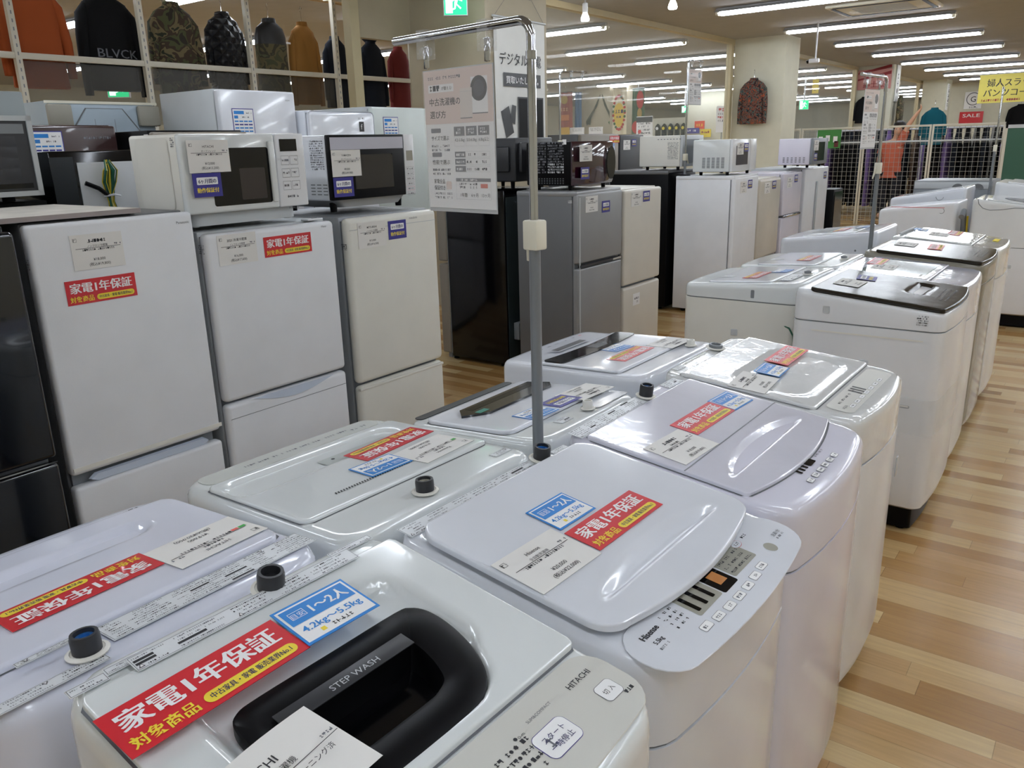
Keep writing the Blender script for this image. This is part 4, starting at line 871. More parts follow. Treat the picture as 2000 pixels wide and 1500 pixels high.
S7 = fridge('matt black refrigerator with white card, right of the taupe one', -4.3, 7.72, 8.24, .6, 1.575, [(.7, 1.57, None), (.06, .68, None)], CHAR, BLACKM, group=GB); S7.front(ME_PR, 7.86, 1.47); S7.front(ME_NAVY, 8.02, 1.49)
# ---- middle group
T0 = fridge('black refrigerator turned away with taupe door edges and cord on its back', -3.88, 4.335, 4.87, .60, 1.215, [(.72, 1.21, None), (.05, .70, None)], TAUPE, BLACK, face=-1, group=GB, dt=.09)
b = B(); b.box(-.25, .25, -.55, .55, 0, .004, mat('dark_green_steel', (36, 48, 50), .5)); b.box(-.2, .2, -.42, -.3, .004, .05, GREYM, .006); b.tube([(.2, .5, .02), (.22, .3, .03), (.2, .1, .02), (.23, -.1, .03), (.2, -.3, .02)], .006, GREYP, 8); b.tube([(.21, .5, .02), (.235, .4, .03), (.215, .3, .02), (.2, .42, .03), (.21, .5, .02)], .006, GREYP, 8)
for z in (-.1, -.38): b.rect(.15, z, .24, z+.06, GREYP, .006)
T0.back(b, 'back_panel', 0, .62)
T1 = fridge('silver two door refrigerator with price card and navy sticker', -2.68, 4.30, 4.85, .47, 1.205, [(.772, 1.2, None), (.06, .742, None)], SILVER, SILVERD, group=GB, topcap=SILVER)
b = B(); b.box(-.26, .26, -.008, .008, 0, .02, CHAR); b.box(.14, .25, -.006, .006, .018, .022, CHROME); T1.front(b, 4.575, .757, -.012, 'handle'); T1.front(ME_PR, 4.455, 1.133); T1.front(ME_NAVY, 4.632, 1.105)
b = B(); b.box(-.006, .006, -.56, .56, 0, .002, GREYP); T1.front(b, 4.315, .62, .0, 'door_trim'); T1.sidef(dotlabel(3, .03, PAPERW), 'energy_label', -1, -2.74, 1.15)
T2 = fridge('beige refrigerator with small taped note on its lower door', -2.68, 4.88, 5.43, .47, 1.195, [(.545, 1.19, None), (.06, .53, None)], BEIGE, BEIGE, group=GB, bev=.018)
T2.front(ME_PR, 5.045, 1.125); T2.front(ME_NAVY, 5.192, 1.135); b = B(); b.rect(-.05, -.042, .05, .042, PAPERW); b.greek(-.03, .0, .035, .014, INK, .0004, 3); b.greek(-.0, -.025, .03, .014, INK, .0004, 6); T2.front(b, 5.07, .43, .001, 'note')
T3 = fridge('black sided refrigerator turned away, under the pale oven with label sheet', -3.9, 6.72, 7.3, .64, 1.235, [(.06, 1.23, None)], CHAR, BLACKM, face=-1, group=GB, topcap=SILVERD)
b = B(); b.tube([(.22, .5, .02), (.24, .35, .035), (.22, .2, .02), (.2, .34, .03), (.21, .5, .02)], .007, GREYP, 8); b.tube([(.23, .45, .02), (.235, .1, .03), (.25, -.2, .03), (.24, -.5, .02)], .006, GREYP, 8); T3.back(b, 'power_cord', 0, .62)
T4 = fridge('plain white refrigerator in the centre, under the white vented microwave', -2.65, 6.75, 7.29, .55, 1.19, [(.08, 1.185, None)], FRW, FRW, group=GB, topcap=FRW); T4.front(ME_PR, 6.93, 1.1); T4.front(ME_NAVY, 7.08, 1.12)
T5 = fridge('pearl beige refrigerator with rounded door right of the plain white one', -2.66, 7.36, 7.93, .55, 1.15, [(.42, 1.145, None), (.06, .41, None)], BEIGEP, BEIGEP, group=GB, bev=.025); T5.front(ME_PR, 7.55, 1.06); T5.front(ME_NAVY, 7.73, 1.08)
T6 = fridge('lavender white refrigerator with chrome handle line', -2.65, 7.97, 8.52, .58, 1.175, [(.77, 1.17, None), (.06, .75, None)], LAV, LAV, group=GB); b = B(); b.box(-.25, .25, -.012, .012, 0, .02, CHROME, .006); T6.front(b, 8.25, .76, -.004, 'handle'); T6.front(ME_PR, 8.14, 1.08); T6.front(ME_NAVY, 8.33, 1.11)
T7 = fridge('pale grey refrigerator with long vertical handle near the mesh fence', -2.65, 8.62, 9.42, .58, 1.195, [(.06, 1.19, None)], FRW, FRWS, group=GB); b = B(); b.box(-.012, .012, -.3, .3, 0, .02, GREYP, .006); T7.front(b, 9.0, .75, .0, 'handle'); T7.front(ME_NAVY, 9.3, 1.1)
b = B(); b.box(-2.95, -2.62, 9.6, 9.95, 0, .93, BLACKM, .01); b.box(-2.62, -2.612, 9.62, 9.93, .04, .9, BLACK); tag(b.build('safe_box'), 'low black cabinet at the end of the fridge row', 'cabinet')
N0 = oven('microwave_oven', 'dark grey oven seen from the back on the black refrigerator', -3.7, 4.42, 4.86, .46, 1.216, 1.545, CHAR, face=-1, feet=.05)
for nm, bb in (('back_cover', B()),): bb.box(-.19, .19, -.09, .1, 0, .03, CHAR, .012); bb.box(-.06, -.03, -.06, .06, .031, .033, PAPERW); N0.back(bb, nm, 0, .2)
b = B(); b.box(-.13, .17, -.07, .09, 0, .02, CHAR, .012); b.rect(-.13, -.06, -.105, .05, PAPERW, .0205); b.greek(-.125, -.05, -.11, .01, INK, .021); N0.sidef(b, 'side_cover', 1, -3.45, 1.40)
b = B(); b.tube([(-.16, .08, .01), (-.15, .02, .03), (-.12, -.06, .02), (-.08, -.1, .01)], .006, BLACKM, 8); b.tube([(-.08, -.13, .01), (-.06, -.16, .015)], .012, WIREY, 8); N0.sidef(b, 'power_cord', 1, -3.5, 1.42)
N1 = oven('microwave_oven', 'black and burgundy oven with curved front on the silver refrigerator', -2.745, 4.355, 4.86, .36, 1.218, 1.512, BLACKM, feet=.03)
b = B(); rings = []
for z in (.03, .045, .28, .293):
    k = 0 if z in (.045, .28) else .008
    rings.append([(-.25+k, -.155, z)]+[(-.25+.5*i/10, -.165+k-.03*math.sin(math.pi*i/10), z) for i in range(11)]+[(.25-k, -.155, z)])
b.loft(rings, BURG); b.build('door', N1.root); b = B(); b.loft([[(.0+.055*math.cos(a), .105*math.sin(a), z) for a in [i*math.pi/10 for i in range(20)]] for z in (0, .006)], BLACK); N1.front(b, 4.775, 1.375, .016, 'dark_window'); N1.front(ME_PR, 4.465, 1.44, .018); N1.front(ME_NAVY, 4.455, 1.32, .018)
b = B()
for r in range(12): b.greek(-.13, .09-.016*r, -.03, .011, INKG, 0, r); b.greek(-.02, .09-.016*r, .1, .011, GREYP if r > 7 else INKG, 0, r+30)
b.rect(.09, .085, .12, .115, PAPERW); N1.sidef(b, 'rating_label', -1, -2.92, 1.41)
b = B()
for r in range(4):
    for c in range(12): b.rect(-.13+.02*c, -.01*r, -.12+.02*c, .003-.01*r, GREYM)
N1.sidef(b, 'side_vents', -1, -2.92, 1.29)
N2 = oven('microwave_oven', 'pale oven with printed label sheet on its side, on the black sided refrigerator', -3.17, 6.80, 7.25, .42, 1.249, 1.545, CREAM, feet=.03)
b = B()
for r in range(14): b.greek(.0, .07-.0105*r, .1, .006, INKG, 0, r)
for c in range(8): b.rect(-.1+.03*c, .1, -.085+.03*c, .106, GREYM)
N2.sidef(b, 'rating_label', -1, -3.31, 1.41); b = B(); b.box(-.22, .22, -.21, -.186, .03, .294, GREYP, .004); dr = b.build('door', N2.root); b = B(); b.box(-.17, .12, -.2115, -.21, .06, .26, GREYM); b.build('door_window', dr)
N3 = oven('microwave_oven', 'white microwave with vent grid on its side, on the plain white refrigerator', -2.71, 6.80, 7.36, .36, 1.203, 1.5, WHITEG, feet=.03)
b = B()
for c in range(5):
    for r in range(7): b.rect(-.09+.043*c, -.08+.013*r, -.062+.043*c, -.072+.013*r, GREYM)
N3.sidef(b, 'side_vents', -1, -2.89, 1.345)
b = B(); b.box(-.28, .13, -.18, -.157, .03, .296, WHITE, .004); b.build('door', N3.root); b = B(); b.rrect(-.17, -.09, .1, .07, .006, mat('dark_violet_glass', (50, 46, 62), .15)); N3.front(b, 7.05, 1.375, .001, 'door_window'); b = B(); b.box(.132, .28, -.179, -.157, .03, .296, WHITE, .003); b.build('control_panel', N3.root); N3.front(ME_PR, 6.965, 1.42, .003); N3.front(ME_NAVY, 7.1, 1.43, .003)
g = B()
for r in range(5): g.disc(0, .08-.04*r, .008, GREYP)
N3.front(g, 7.3, 1.36, .001, 'control_print')
N4 = oven('microwave_oven', 'lavender white microwave with dark front, farthest along the row', -2.53, 8.40, 8.9, .34, 1.208, 1.488, LAV, feet=.028)
b = B(); b.box(-.25, .25, -.17, -.147, .03, .28, GREYM, .004); b.build('door', N4.root); b = B(); b.rrect(-.18, -.09, .14, .09, .006, BLACK); N4.front(b, 8.65, 1.36, .001, 'door_window'); N4.front(ME_PR, 8.5, 1.42, .003); N4.front(ME_NAVY, 8.5, 1.31, .003)
b = B()
for c in range(6):
    for r in range(4): b.rect(-.12+.04*c, -.08+.014*r, -.1+.04*c, -.073+.014*r, INKG)
N4.sidef(b, 'side_vents', -1, -2.7, 1.34)
# ================================================================== SIGN STANDS
def sign_mesh():
    b = B(); w, h = .21, .28; b.box(-w/2, w/2, -h/2, h/2, -.001, 0, PAPERW)
    pk = mat('pale_pink_print', (226, 208, 200), .6, var=0); gy = mat('grey_table_print', (120, 121, 126), .5, var=0)
    b.rect(-w/2, h*.12, w/2, h/2, pk, .0003); b.greek(-w*.43, h*.435, w*.07, .006, INKG, .0006, 1)
    b.rect(-w*.43, h*.345, -w*.05, h*.4, PAPERW, .0006); b.greek(-w*.41, h*.355, -w*.25, .011, INK, .0009, 2); b.text('が買える!', -w*.15, h*.36, .008, INK, .0009)
    b.text('中古洗濯機の', -w*.42, h*.255, .0165, INK, .0006, 'L', .0, fit=w*.46, bold=.012); b.text('選び方', -w*.42, h*.165, .0165, INK, .0006, 'L', .0, fit=w*.24, bold=.012)
    b.rect(w*.2, h*.18, w*.43, h*.43, PAPERW, .0006); b.rect(w*.2, h*.178, w*.43, h*.185, GREYM, .0008); b.disc(w*.31, h*.35, w*.115, CHAR, .0009); b.disc(w*.31, h*.35, w*.075, mat('drum_window_print', (70, 70, 78), .5, var=0), .0011); b.rect(w*.04, h*.155, w*.215, h*.36, mat('ivory_print', (222, 214, 208), .6, var=0), .0010); b.rect(w*.04, h*.15, w*.21, h*.156, GREYM, .0012); b.rect(w*.04, h*.335, w*.215, h*.337, GREYP, .0012)
    for i, (t1, t2) in enumerate((('4.2~5.0kg', 'サイズで選ぶ'), ('', '性能で選ぶ'))):
        y = h*(.06-.175*i); b.rrect(-w*.42, y-.001, -w*.27, y+.008, .002, gy, .0004); b.text(t2, -w*.42, y-.016, .0105, INK, .0004, 'L', 0, fit=w*.27, bold=.01)
        for r in range(2): b.greek(-w*.42, y-.03-.0085*r, -w*.14, .0045, INKG, .0004, r)
    for c, t in enumerate(('4.2-5.0kg', '5.0-6.0kg', '6.0kg以上')):
        x = -w*.07+c*w*.175; b.rect(x, h*.03, x+w*.155, h*.095, gy, .0004); b.greek(x+w*.03, h*.065, x+w*.13, .005, PAPERW, .0007, c); b.greek(x+w*.03, h*.042, x+w*.13, .005, PAPERW, .0007, c+4); b.text(t, x+w*.078, h*-.01, .0085, INK, .0004, 'C', .0, fit=w*.14); b.frame(x, -h*.045, x+w*.155, h*.03, .0004, GREYP, .0004)
    for r in range(3):
        y = -h*.125-r*h*.052; b.rect(-w*.07, y, w*.085, y+h*.042, gy, .0004); b.greek(-w*.05, y+.003, w*.06, .005, PAPERW, .0007, r)
        for c in range(3): b.greek(w*.1+c*w*.11, y+.003, w*.18+c*w*.11, .005, INK, .0004, r*3+c)
        b.frame(-w*.07, y, w*.435, y+h*.042, .0004, GREYP, .0004)
    for r, t in enumerate(('家電全品', '保証付き')): b.text(t, -w*.41, -h*(.315+.048*r), .0105, INK, .0004, 'L', 0, fit=w*.17, bold=.01)
    b.rrect(-w*.22, -h*.36, -w*.14, -h*.3, .003, pk, .0004)
    for r in range(2): b.greek(-w*.41, -h*(.4+.03*r), -w*.13, .0045, INKG, .0004, r)
    b.rect(-w*.07, -h*.3, w*.435, -h*.275, gy, .0004); b.greek(.0, -h*.295, w*.25, .004, PAPERW, .0007, 3); b.frame(-w*.07, -h*.43, w*.435, -h*.275, .0004, GREYP, .0004)
    b.rect(w*.29, -h*.345, w*.39, -h*.315, mat('coral_print', (214, 110, 90), .5, var=0), .0005)
    for c, t in enumerate(('1年間', '6ヶ月', '13ヶ月')): b.text(t, w*(.04+.16*c), -h*.41, .009, INK, .0004)
    for c in range(2):
        for r in range(2): b.greek(w*(-.02+.155*c), -h*(.325+.025*r), w*(.09+.155*c), .0045, INK, .0004, c*2+r)
    return b.mesh('sign_card')
ME_SIGN = sign_mesh()
def stand(label, x, y, zb, zc, zt, ang, bar=.38, clips=(.105, .31), sign=True, slabel='', chrome=True, gr='chrome sign stands', lever=-1):
    """lower tube to the clamp, chrome upper tube, bent bar along ang"""
    t = thing('sign_stand', label, 'sign stand', (x, y, zb), ang, gr); k = -zb
    b = B(); b.lathe([(.05, 0), (.05, .006), (.016, .012)], BLACKM, 24); b.build('base', t)
    b = B(); b.tube([(0, 0, .006), (0, 0, zc+k)], .0115, STEEL, 14); b.build('lower_tube', t)
    b = B(); r = .03; P = [(0, 0, zc+k-.02), (0, 0, zt+k-r)]+[(r-r*math.cos(R(a)), 0, zt+k-r+r*math.sin(R(a))) for a in range(15, 91, 15)]+[(bar, 0, zt+k)]
    b.tube(P, .0085, CHROME, 14); u = b.build('upper_tube', t)
    b = B(); b.tube([(0, 0, zt+k-.07), (0, 0, zt+k-.055)], .0105, CHROME, 14); b.build('tube_ferrule', u)
    b = B(); b.box(-.02, .018, -.016, .016, zc+k-.03, zc+k+.028, IVORY, .004)
    cl = b.build('height_clamp', t)
    b = B(); b.tube([(.015 if lever < 0 else -.015, -.006, zc+k+.015), (.022 if lever < 0 else -.022, -.008, zc+k-.02), (.03 if lever < 0 else -.03, -.014, zc+k-.055)], [.008, .006, .004], IVORY, 8); b.build('clamp_lever', cl)
    for c in clips:
        b = B(); b.box(c-.014, c+.014, -.014, -.011, zt+k-.045, zt+k+.010, CLEARP, .001); b.box(c-.014, c+.014, .011, .014, zt+k-.045, zt+k+.010, CLEARP, .001); b.box(c-.014, c+.014, -.014, .014, zt+k+.008, zt+k+.012, CLEARP, .001); b.tube([(c-.01, 0, zt+k-.03), (c+.01, 0, zt+k-.03)], .01, CLEARP, 10); b.box(c-.006, c+.006, -.003, .003, zt+k-.064, zt+k-.02, CHROME, .001); b.build('clip', t)
    if sign:
        c = (clips[0]+clips[1])/2; M = rotz(ang, (x, y, 0)); sx = 180 if math.cos(R(ang)) < -.5 or True else 0
        s = thing('sign_card', slabel, 'sign', M @ Vector((c, 0, zt-.205)), ang+180 if sign == 1 else ang, 'hanging buying guide signs')
        q = Matrix.Rotation(R(90), 4, 'X'); link('sign_print', ME_SIGN, s, None, Matrix.Translation((0, 0, -.004)) @ q)
        b = B(); b.box(-.107, .107, -.152, .138, .0014, .002, mat('card_sleeve', (235, 236, 238), .06, alpha=.12, var=0)); b.box(-.107, .107, -.152, .138, -.002, -.0014, GREYP); b.build('sleeve', s, M=q)
    return t
stand('tall chrome sign stand rising between the near washers', -.925, 1.32, 0, 1.33, 1.722, 172, .405, (.117, .302), 1, 'pink and white washer buying guide sign on the nearest stand')
stand('sign stand among the back row washers at right, with bent chrome bar', -1.092, 4.8, 0, 1.33, 1.79, -95, .38, (.1, .29), 1, 'buying guide sign on the stand at the right, in front of the mesh fence')
stand('tall thin stand on the plain white refrigerator top', -3.142, 6.805, 1.2025, 1.36, 2.15, 84, .24, (.05, .2), 2, 'small buying guide sign hanging in front of the middle column')
stand('sign stand with two empty clips beside the white banner column', -4.05, 6.2, 0, 1.5, 2.09, 60, .26, (.11, .22), 0, gr='chrome sign stands')
stand('sign stand in front of the yellow hanging banner', -1.012, 8.78, 0, 1.36, 1.88, 97, .3, (.15,), 0, gr='chrome sign stands')
# ------------------------------------------------------------------ banner on the near column
b = B()
def bt(pts, m, z=.003): b.poly([(p[0], p[1], z) for p in pts], m)
W_, H_ = .78, 1.3
V = []; F = []
for j in range(13):
    for i in range(13): u, v = i/12-.5, j/12-.5; V.append((u*W_, v*H_, .004*math.sin(u*9+v*3)*(.5-v)))
for j in range(12):
    for i in range(12): F.append((j*13+i, j*13+i+1, j*13+i+14, j*13+i+13))
b.add(V, F, mat('banner_cloth', (224, 224, 220), .7)); z_ = .006
b.text('デジタル家電', 0, .27, .115, INK, z_, 'C', 0, fit=.64, bold=.008); b.rect(-.27, .085, .31, .2, CHAR, z_); b.text('買取いたします。', .02, .115, .07, PAPERW, z_+.001, 'C', 0, fit=.5, bold=.012)
bt([(-.32, -.13), (-.2, -.08), (-.13, -.31), (-.25, -.36)], CHAR, z_); bt([(-.15, -.07), (-.09, -.08), (-.11, -.24), (-.19, -.22)], CHAR, z_+.001); b.rect(-.06, -.37, .35, -.0, CHAR, z_); b.rect(-.045, -.355, .335, -.015, BLACKM, z_+.001)
bt([(-.3, -.385), (-.08, -.36), (-.07, -.56), (-.28, -.58)], CHAR, z_); b.rect(.25, -.65, .37, -.39, CHAR, z_)
b.lathe([(.062, z_), (.062, z_+.001)], CHAR, 20, o=(.01, -.46, 0)); b.lathe([(.052, z_+.001), (.052, z_+.002)], PAPERW, 20, o=(.01, -.47, 0)); b.rect(-.055, -.54, -.03, -.46, BLACKM, z_+.003); b.rect(.05, -.54, .075, -.46, BLACKM, z_+.003)
t = thing('wall_banner', 'white hanging banner with gadget silhouettes on the near column', 'banner', (-4.596, 6.37, 1.9), 90)
b.build('banner_sheet', t, M=Matrix.Translation((0, -.012, .02)) @ Matrix.Rotation(R(90), 4, 'X'))
b = B(); b.tube([(-.4, -.014, .67), (.4, -.014, .67)], .01, GREYP, 10); b.tube([(-.38, -.014, .67), (-.15, -.006, .87), (.2, -.006, .85), (.38, -.014, .67)], .0015, INKG, 5); b.build('hanging_bar', t)
# ================================================================== GARMENTS
CAMO = camo_mat('woodland_camouflage', [(40, 34, 26), (70, 72, 44), (58, 44, 32), (104, 92, 64), (36, 40, 26)], 7); CAMO2 = camo_mat('dull_camouflage', [(66, 66, 46), (90, 82, 56), (54, 50, 38), (78, 80, 58)], 8)
PATT = camo_mat('multicolour_pattern', [(30, 30, 32), (120, 60, 42), (66, 92, 88), (30, 30, 32), (150, 74, 44), (80, 60, 50)], 16)
QUILT = quilt_mat('black_quilting', (20, 22, 28))
def cloth(n, rgb): return mat(n, rgb, .9, bump=.25, bs=14, spec=.2)
RUST = cloth('rust_cotton', (150, 72, 36)); JET = cloth('black_cotton', (14, 14, 16)); TANC = cloth('tan_corduroy', (140, 98, 48)); NAVC = cloth('dark_navy_nylon', (22, 26, 34)); MARO = cloth('maroon_denim', (110, 46, 46)); TEAL = cloth('teal_cotton', (14, 74, 86)); MUST = cloth('mustard_cotton', (170, 130, 40))
def garment(name, label, cat, X, Y, zt, h, w, m, rot=90, d=.13, sleeve=.62, m2=None, hood=False, hook=.12, grp='jackets on the high rack', hang=True, msl=None, msp=1):
    t = thing(name, label, cat, (X, Y, zt-h), rot, grp); n = 26
    def ring(z, hw, hd, wav=0): return [(hw*math.cos(2*math.pi*k/n)*(1+wav*math.sin(k*2.4)), hd*math.copysign(abs(math.sin(2*math.pi*k/n))**.8, math.sin(2*math.pi*k/n))*(1+wav*1.5*math.sin(k*1.9+z*9)), z) for k in range(n)]
    L_ = [(0, .40, .48, .05), (.015, .41, .5, .05), (.25, .39, .5, .035), (.5, .385, .5, .025), (.7, .39, .5, .02), (.8, .395, .44, .01), (.9, .345, .38, 0), (.955, .21, .32, 0), (.985, .125, .28, 0)]
    b = B(); cut = 5 if m2 else 99
    rr = [ring(z*h, hw*w, hd*d, wv) for z, hw, hd, wv in L_]
    if m2: b.loft(rr[:5], m, (True, False)); b.loft(rr[4:], m2, (False, False))
    else: b.loft(rr, m, (True, False))
    b.build('torso', t, ang=60)
    b = B(); b.loft([ring(h*.965, .165*w, .31*d), ring(h*.985, .15*w, .33*d), ring(h*1.02, .135*w, .32*d), ring(h*1.018, .105*w, .24*d), ring(h*.98, .1*w, .22*d)], m2 or m, (False, False)); b.build('collar', t)
    if hood: b = B(); b.loft([ring(h*(.975+.06*math.sin(a)), w*(.1+.1*math.sin(a)), d*(.3+.35*math.sin(a))) for a in (0, .5, 1, 1.5)]+[ring(h*1.045, w*.09, d*.22)], m, (False, False)); b.build('hood', t)
    if sleeve:
        for sx in (-1, 1):
            b = B(); z1 = .88-sleeve*1.25; b.tube([(sx*.30*w, 0, h*.87), (sx*.385*w, 0, h*.77), (sx*.43*w, -.005, h*.55), (sx*.455*w, -.01, h*(.85+z1)/2-.02), (sx*.465*w, -.015, h*max(z1, -.08))], [.06*w, .095*w, .09*w, .08*w, .062*w], msl or m, 12); b.build('sleeve', t, ang=60)
    if hang:
        g = thing('coat_hanger', 'hanger holding the '+label.split(',')[0], 'hanger', (X, Y, zt-h), rot, 'coat hangers'); b = B()
        b.tube([(-.22*w, 0, h*.86), (-.05*w, 0, h*.93), (0, 0, h*.95), (.05*w, 0, h*.93), (.22*w, 0, h*.86)], .005, IVORY, 8); b.build('shoulder_bar', g)
        b = B(); b.tube([(0, 0, h*.95), (0, 0, h*1.03+hook*.6), (0, .015, h*1.03+hook*.8), (0, .0, h*1.03+hook), (0, -.015, h*1.03+hook*.85)], .0025, CHROME, 6); b.build('hook', g)
    return t
t = thing('clothes_rack', 'long cream steel shelf frame with perforated uprights behind the glass', 'clothes rack', (-6.0, 4.4, 0))
for y in (1.77, 2.67, 3.57, 4.51, 5.45, 6.45):
    b = B(); b.box(-.02, .02, y-4.42, y-4.38, 0, 3.0, IVST)
    for k in range(46): b.box(.0201, .0205, y-4.404, y-4.396, .7+.05*k, .722+.05*k, GREYM)
    b.build('upright', t)
for z in (2.15, 1.2): b = B(); b.box(-.015, .015, -2.6, 2.1, z-.02, z+.02, IVST, .003); b.build('cross_rail', t)
b = B(); b.tube([(-.12, -2.6, 2.80), (-.12, 2.1, 2.80)], .013, mat('pale_wood_rail', (190, 160, 120), .5), 10)
for y in (1.77, 3.57, 5.45, 6.45): b.tube([(-.12, y-4.4, 2.8), (0, y-4.4, 2.8)], .008, IVST, 8)
b.build('hanging_rail', t)
for y0, y1 in ((2.7, 3.54), (3.6, 4.48), (4.54, 5.42)): b = B(); b.box(-.03, -.026, y0-4.4, y1-4.4, 1.72, 2.125, SMOKE); b.build('smoked_panel', t)
gx = -6.13
garment('shirt', 'mustard garment cut by the left edge of the photo', 'clothing', gx, 2.36, 2.62, .62, .38, MUST)
garment('jacket', 'rust orange jacket on the high rack', 'jacket', gx, 2.86, 2.64, .68, .455, RUST)
hd = garment('hoodie', 'black hooded sweatshirt with grey capital lettering', 'sweatshirt', gx, 3.385, 2.62, .66, .46, JET, hood=True, sleeve=.75)
b = B(); b.text('BLVCK', .02, 0, .085, mat('dull_grey_print', (96, 98, 104), .7, var=0), 0, 'C', .0, fit=.30, bold=.01); b.v = [(x, y, .065*(math.sqrt(max(0, 1-(x/.225)**2))**.8-1)+.006) for x, y, z in b.v]; b.build('print_lettering', hd, M=Matrix.Translation((0, -.065, .225)) @ Matrix.Rotation(R(90), 4, 'X'))
garment('jacket', 'woodland camouflage field jacket on the high rack', 'jacket', gx, 3.92, 2.61, .66, .44, CAMO)
garment('jacket', 'black diamond quilted puffer jacket', 'jacket', gx, 4.37, 2.585, .60, .37, QUILT, d=.18)
vs = garment('vest', 'puffer vest with black yoke and camouflage body', 'vest', gx, 4.83, 2.58, .66, .37, CAMO2, d=.18, sleeve=0, m2=mat('black_nylon', (18, 18, 22), .5))
b = B(); b.rrect(-.025, -.008, .008, .008, .003, PAPERW); b.disc(.016, -.001, .009, PAPERW, .0); b.build('logo', vs, M=Matrix.Translation((.12, -.088, .48)) @ Matrix.Rotation(R(90), 4, 'X'))
garment('jacket', 'tan brown jacket with long sleeves, right of the puffer vest', 'jacket', gx, 5.19, 2.585, .68, .335, TANC, sleeve=.72)
garment('jacket', 'dark navy jacket half hidden by the perforated post', 'jacket', gx, 5.56, 2.50, .62, .31, NAVC)
garment('jacket', 'dark hooded coat seen right of the beige partition post', 'jacket', gx, 6.02, 2.50, .66, .35, NAVC, hood=True)
garment('shirt', 'maroon shirt at the right end of the high rack', 'shirt', gx, 6.4, 2.47, .58, .31, MARO)
garment('jacket', 'multicolour patterned jacket hung on the middle column', 'jacket', -5.07, 13.47, 2.42, .69, .46, PATT, rot=0, grp='garments on the far columns', sleeve=.7)
garment('shirt', 'dark shirt hung on the far column under the striped sign', 'shirt', -5.25, 21.08, 2.36, .58, .40, JET, rot=0, grp='garments on the far columns')
garment('jacket', 'camouflage jacket hung on the right side of the far column', 'jacket', -4.55, 21.55, 2.38, .64, .44, CAMO, rot=90, grp='garments on the far columns')
garment('jacket', 'black garment on the far wall at the right edge of the photo', 'jacket', -3.0, 30.8, 2.3, .75, .7, JET, rot=0, grp='garments on the far columns')
for i in range(5): garment('t_shirt', ['black t shirt with pale print, first from the left on the far wall', 'black t shirt with yellow print, second on the far wall', 'black t shirt with yellow print, third on the far wall', 'black t shirt, fourth on the far wall', 'black t shirt, fifth on the far wall'][i], 'shirt', -15.0+.27*i, 29.9, 2.13, .46, .235, JET, rot=0, sleeve=.25, grp='black shirts on the far wall', hang=False); b = B(); b.disc(0, 0, .06, YEL if i else PAPERW); b.build('chest_print', bpy.context.scene.collection.objects[-1] if False else [o for o in C.objects if o.name.startswith('t_shirt')][-1], M=Matrix.Translation((0, -.075, .3)) @ Matrix.Rotation(R(90), 4, 'X'))
# ================================================================== MESH FENCE AND WHAT IS BEHIND IT
GF2 = 'mesh fence panels'; fx = [-5.45, -4.80, -3.745, -2.69, -1.645]
for i in range(4):
    x0, x1 = fx[i], fx[i+1]; t = thing('mesh_fence_panel', ['mesh fence panel nearest the middle column', 'mesh fence panel carrying the green notice', 'mesh fence panel behind the right sign card', 'mesh fence panel next to the green board'][i], 'fence', ((x0+x1)/2, 15.2, 0), 0, GF2); hw = (x1-x0)/2
    for sx in (-1, 1): b = B(); b.box(sx*(hw-.02)-.014, sx*(hw-.02)+.014, -.014, .014, 0, 1.645, IVST, .003); b.build('post', t)
    for z in (1.63, 1.39): b = B(); b.box(-hw+.006, hw-.006, -.012, .012, z-.016, z+.016, IVST if z > 1.5 else GREYP, .003); b.build('rail', t)
    b = B(); k = int(2*hw/.075); WR = mat('dull_grey_wire', (150, 149, 143), .5)
    for j in range(1, k): b.box(-hw+j*2*hw/k-.0025, -hw+j*2*hw/k+.0025, -.0025, .0025, .06, 1.61, WR)
    for j in range(21): b.box(-hw+.01, hw-.01, -.0025, .0025, .08+j*.075-.0022, .08+j*.075+.0022, WR)
    b.build('wire_grid', t)
t = thing('notice_board', 'green notice with small cards fixed on the mesh fence', 'notice', (-4.30, 15.16, 1.3)); b = B(); gg = mat('green_board', (62, 130, 60), .6); b.box(-.2, .2, -.012, 0, -.0, .31, gg); b.build('board', t)
for i, (x, z) in enumerate(((-.14, .08), (-.02, .1), (.11, .08), (.13, .0), (-.06, -.0))): b = B(); b.box(x-.035, x+.035, -.016, -.013, z+.02, z+.12, PAPERW if i != 3 else mat('dark_red_card', (90, 30, 30), .5)); b.build('card', t)
t = thing('chalk_board', 'dark green board with pale frame at the right edge', 'board', (-1.15, 14.7, 0)); b = B(); b.box(-.42, .5, -.012, .012, .5, 1.56, mat('dark_green_board', (38, 82, 62), .5)); b.build('panel', t); b = B(); b.box(-.44, .52, -.02, .02, 1.55, 1.60, GREYP); b.box(-.44, .52, -.02, .02, .47, .51, GREYP); b.box(-.45, -.41, -.02, .02, 0, 1.6, IVST); b.box(.49, .53, -.02, .02, 0, 1.6, IVST); b.build('frame', t)
protos = []
for nm, lb, m in (('hanging_garment', 'long black garment on the racks behind the mesh fence', JET), ('hanging_garment', 'long dark navy garment on the racks behind the mesh fence', NAVC), ('hanging_garment', 'long brown garment on the racks behind the mesh fence', cloth('brown_wool', (92, 76, 62))), ('hanging_garment', 'long purple garment on the racks behind the mesh fence', cloth('purple_knit', (110, 92, 140))), ('hanging_garment', 'long grey garment on the racks behind the mesh fence', cloth('grey_wool', (120, 118, 114)))):
    protos.append(garment(nm, lb, 'clothing', 0, 0, 1.50, 1.40, .46, m, rot=90, d=.10, sleeve=.45, grp=lb.replace('garment', 'garments'), hang=False))
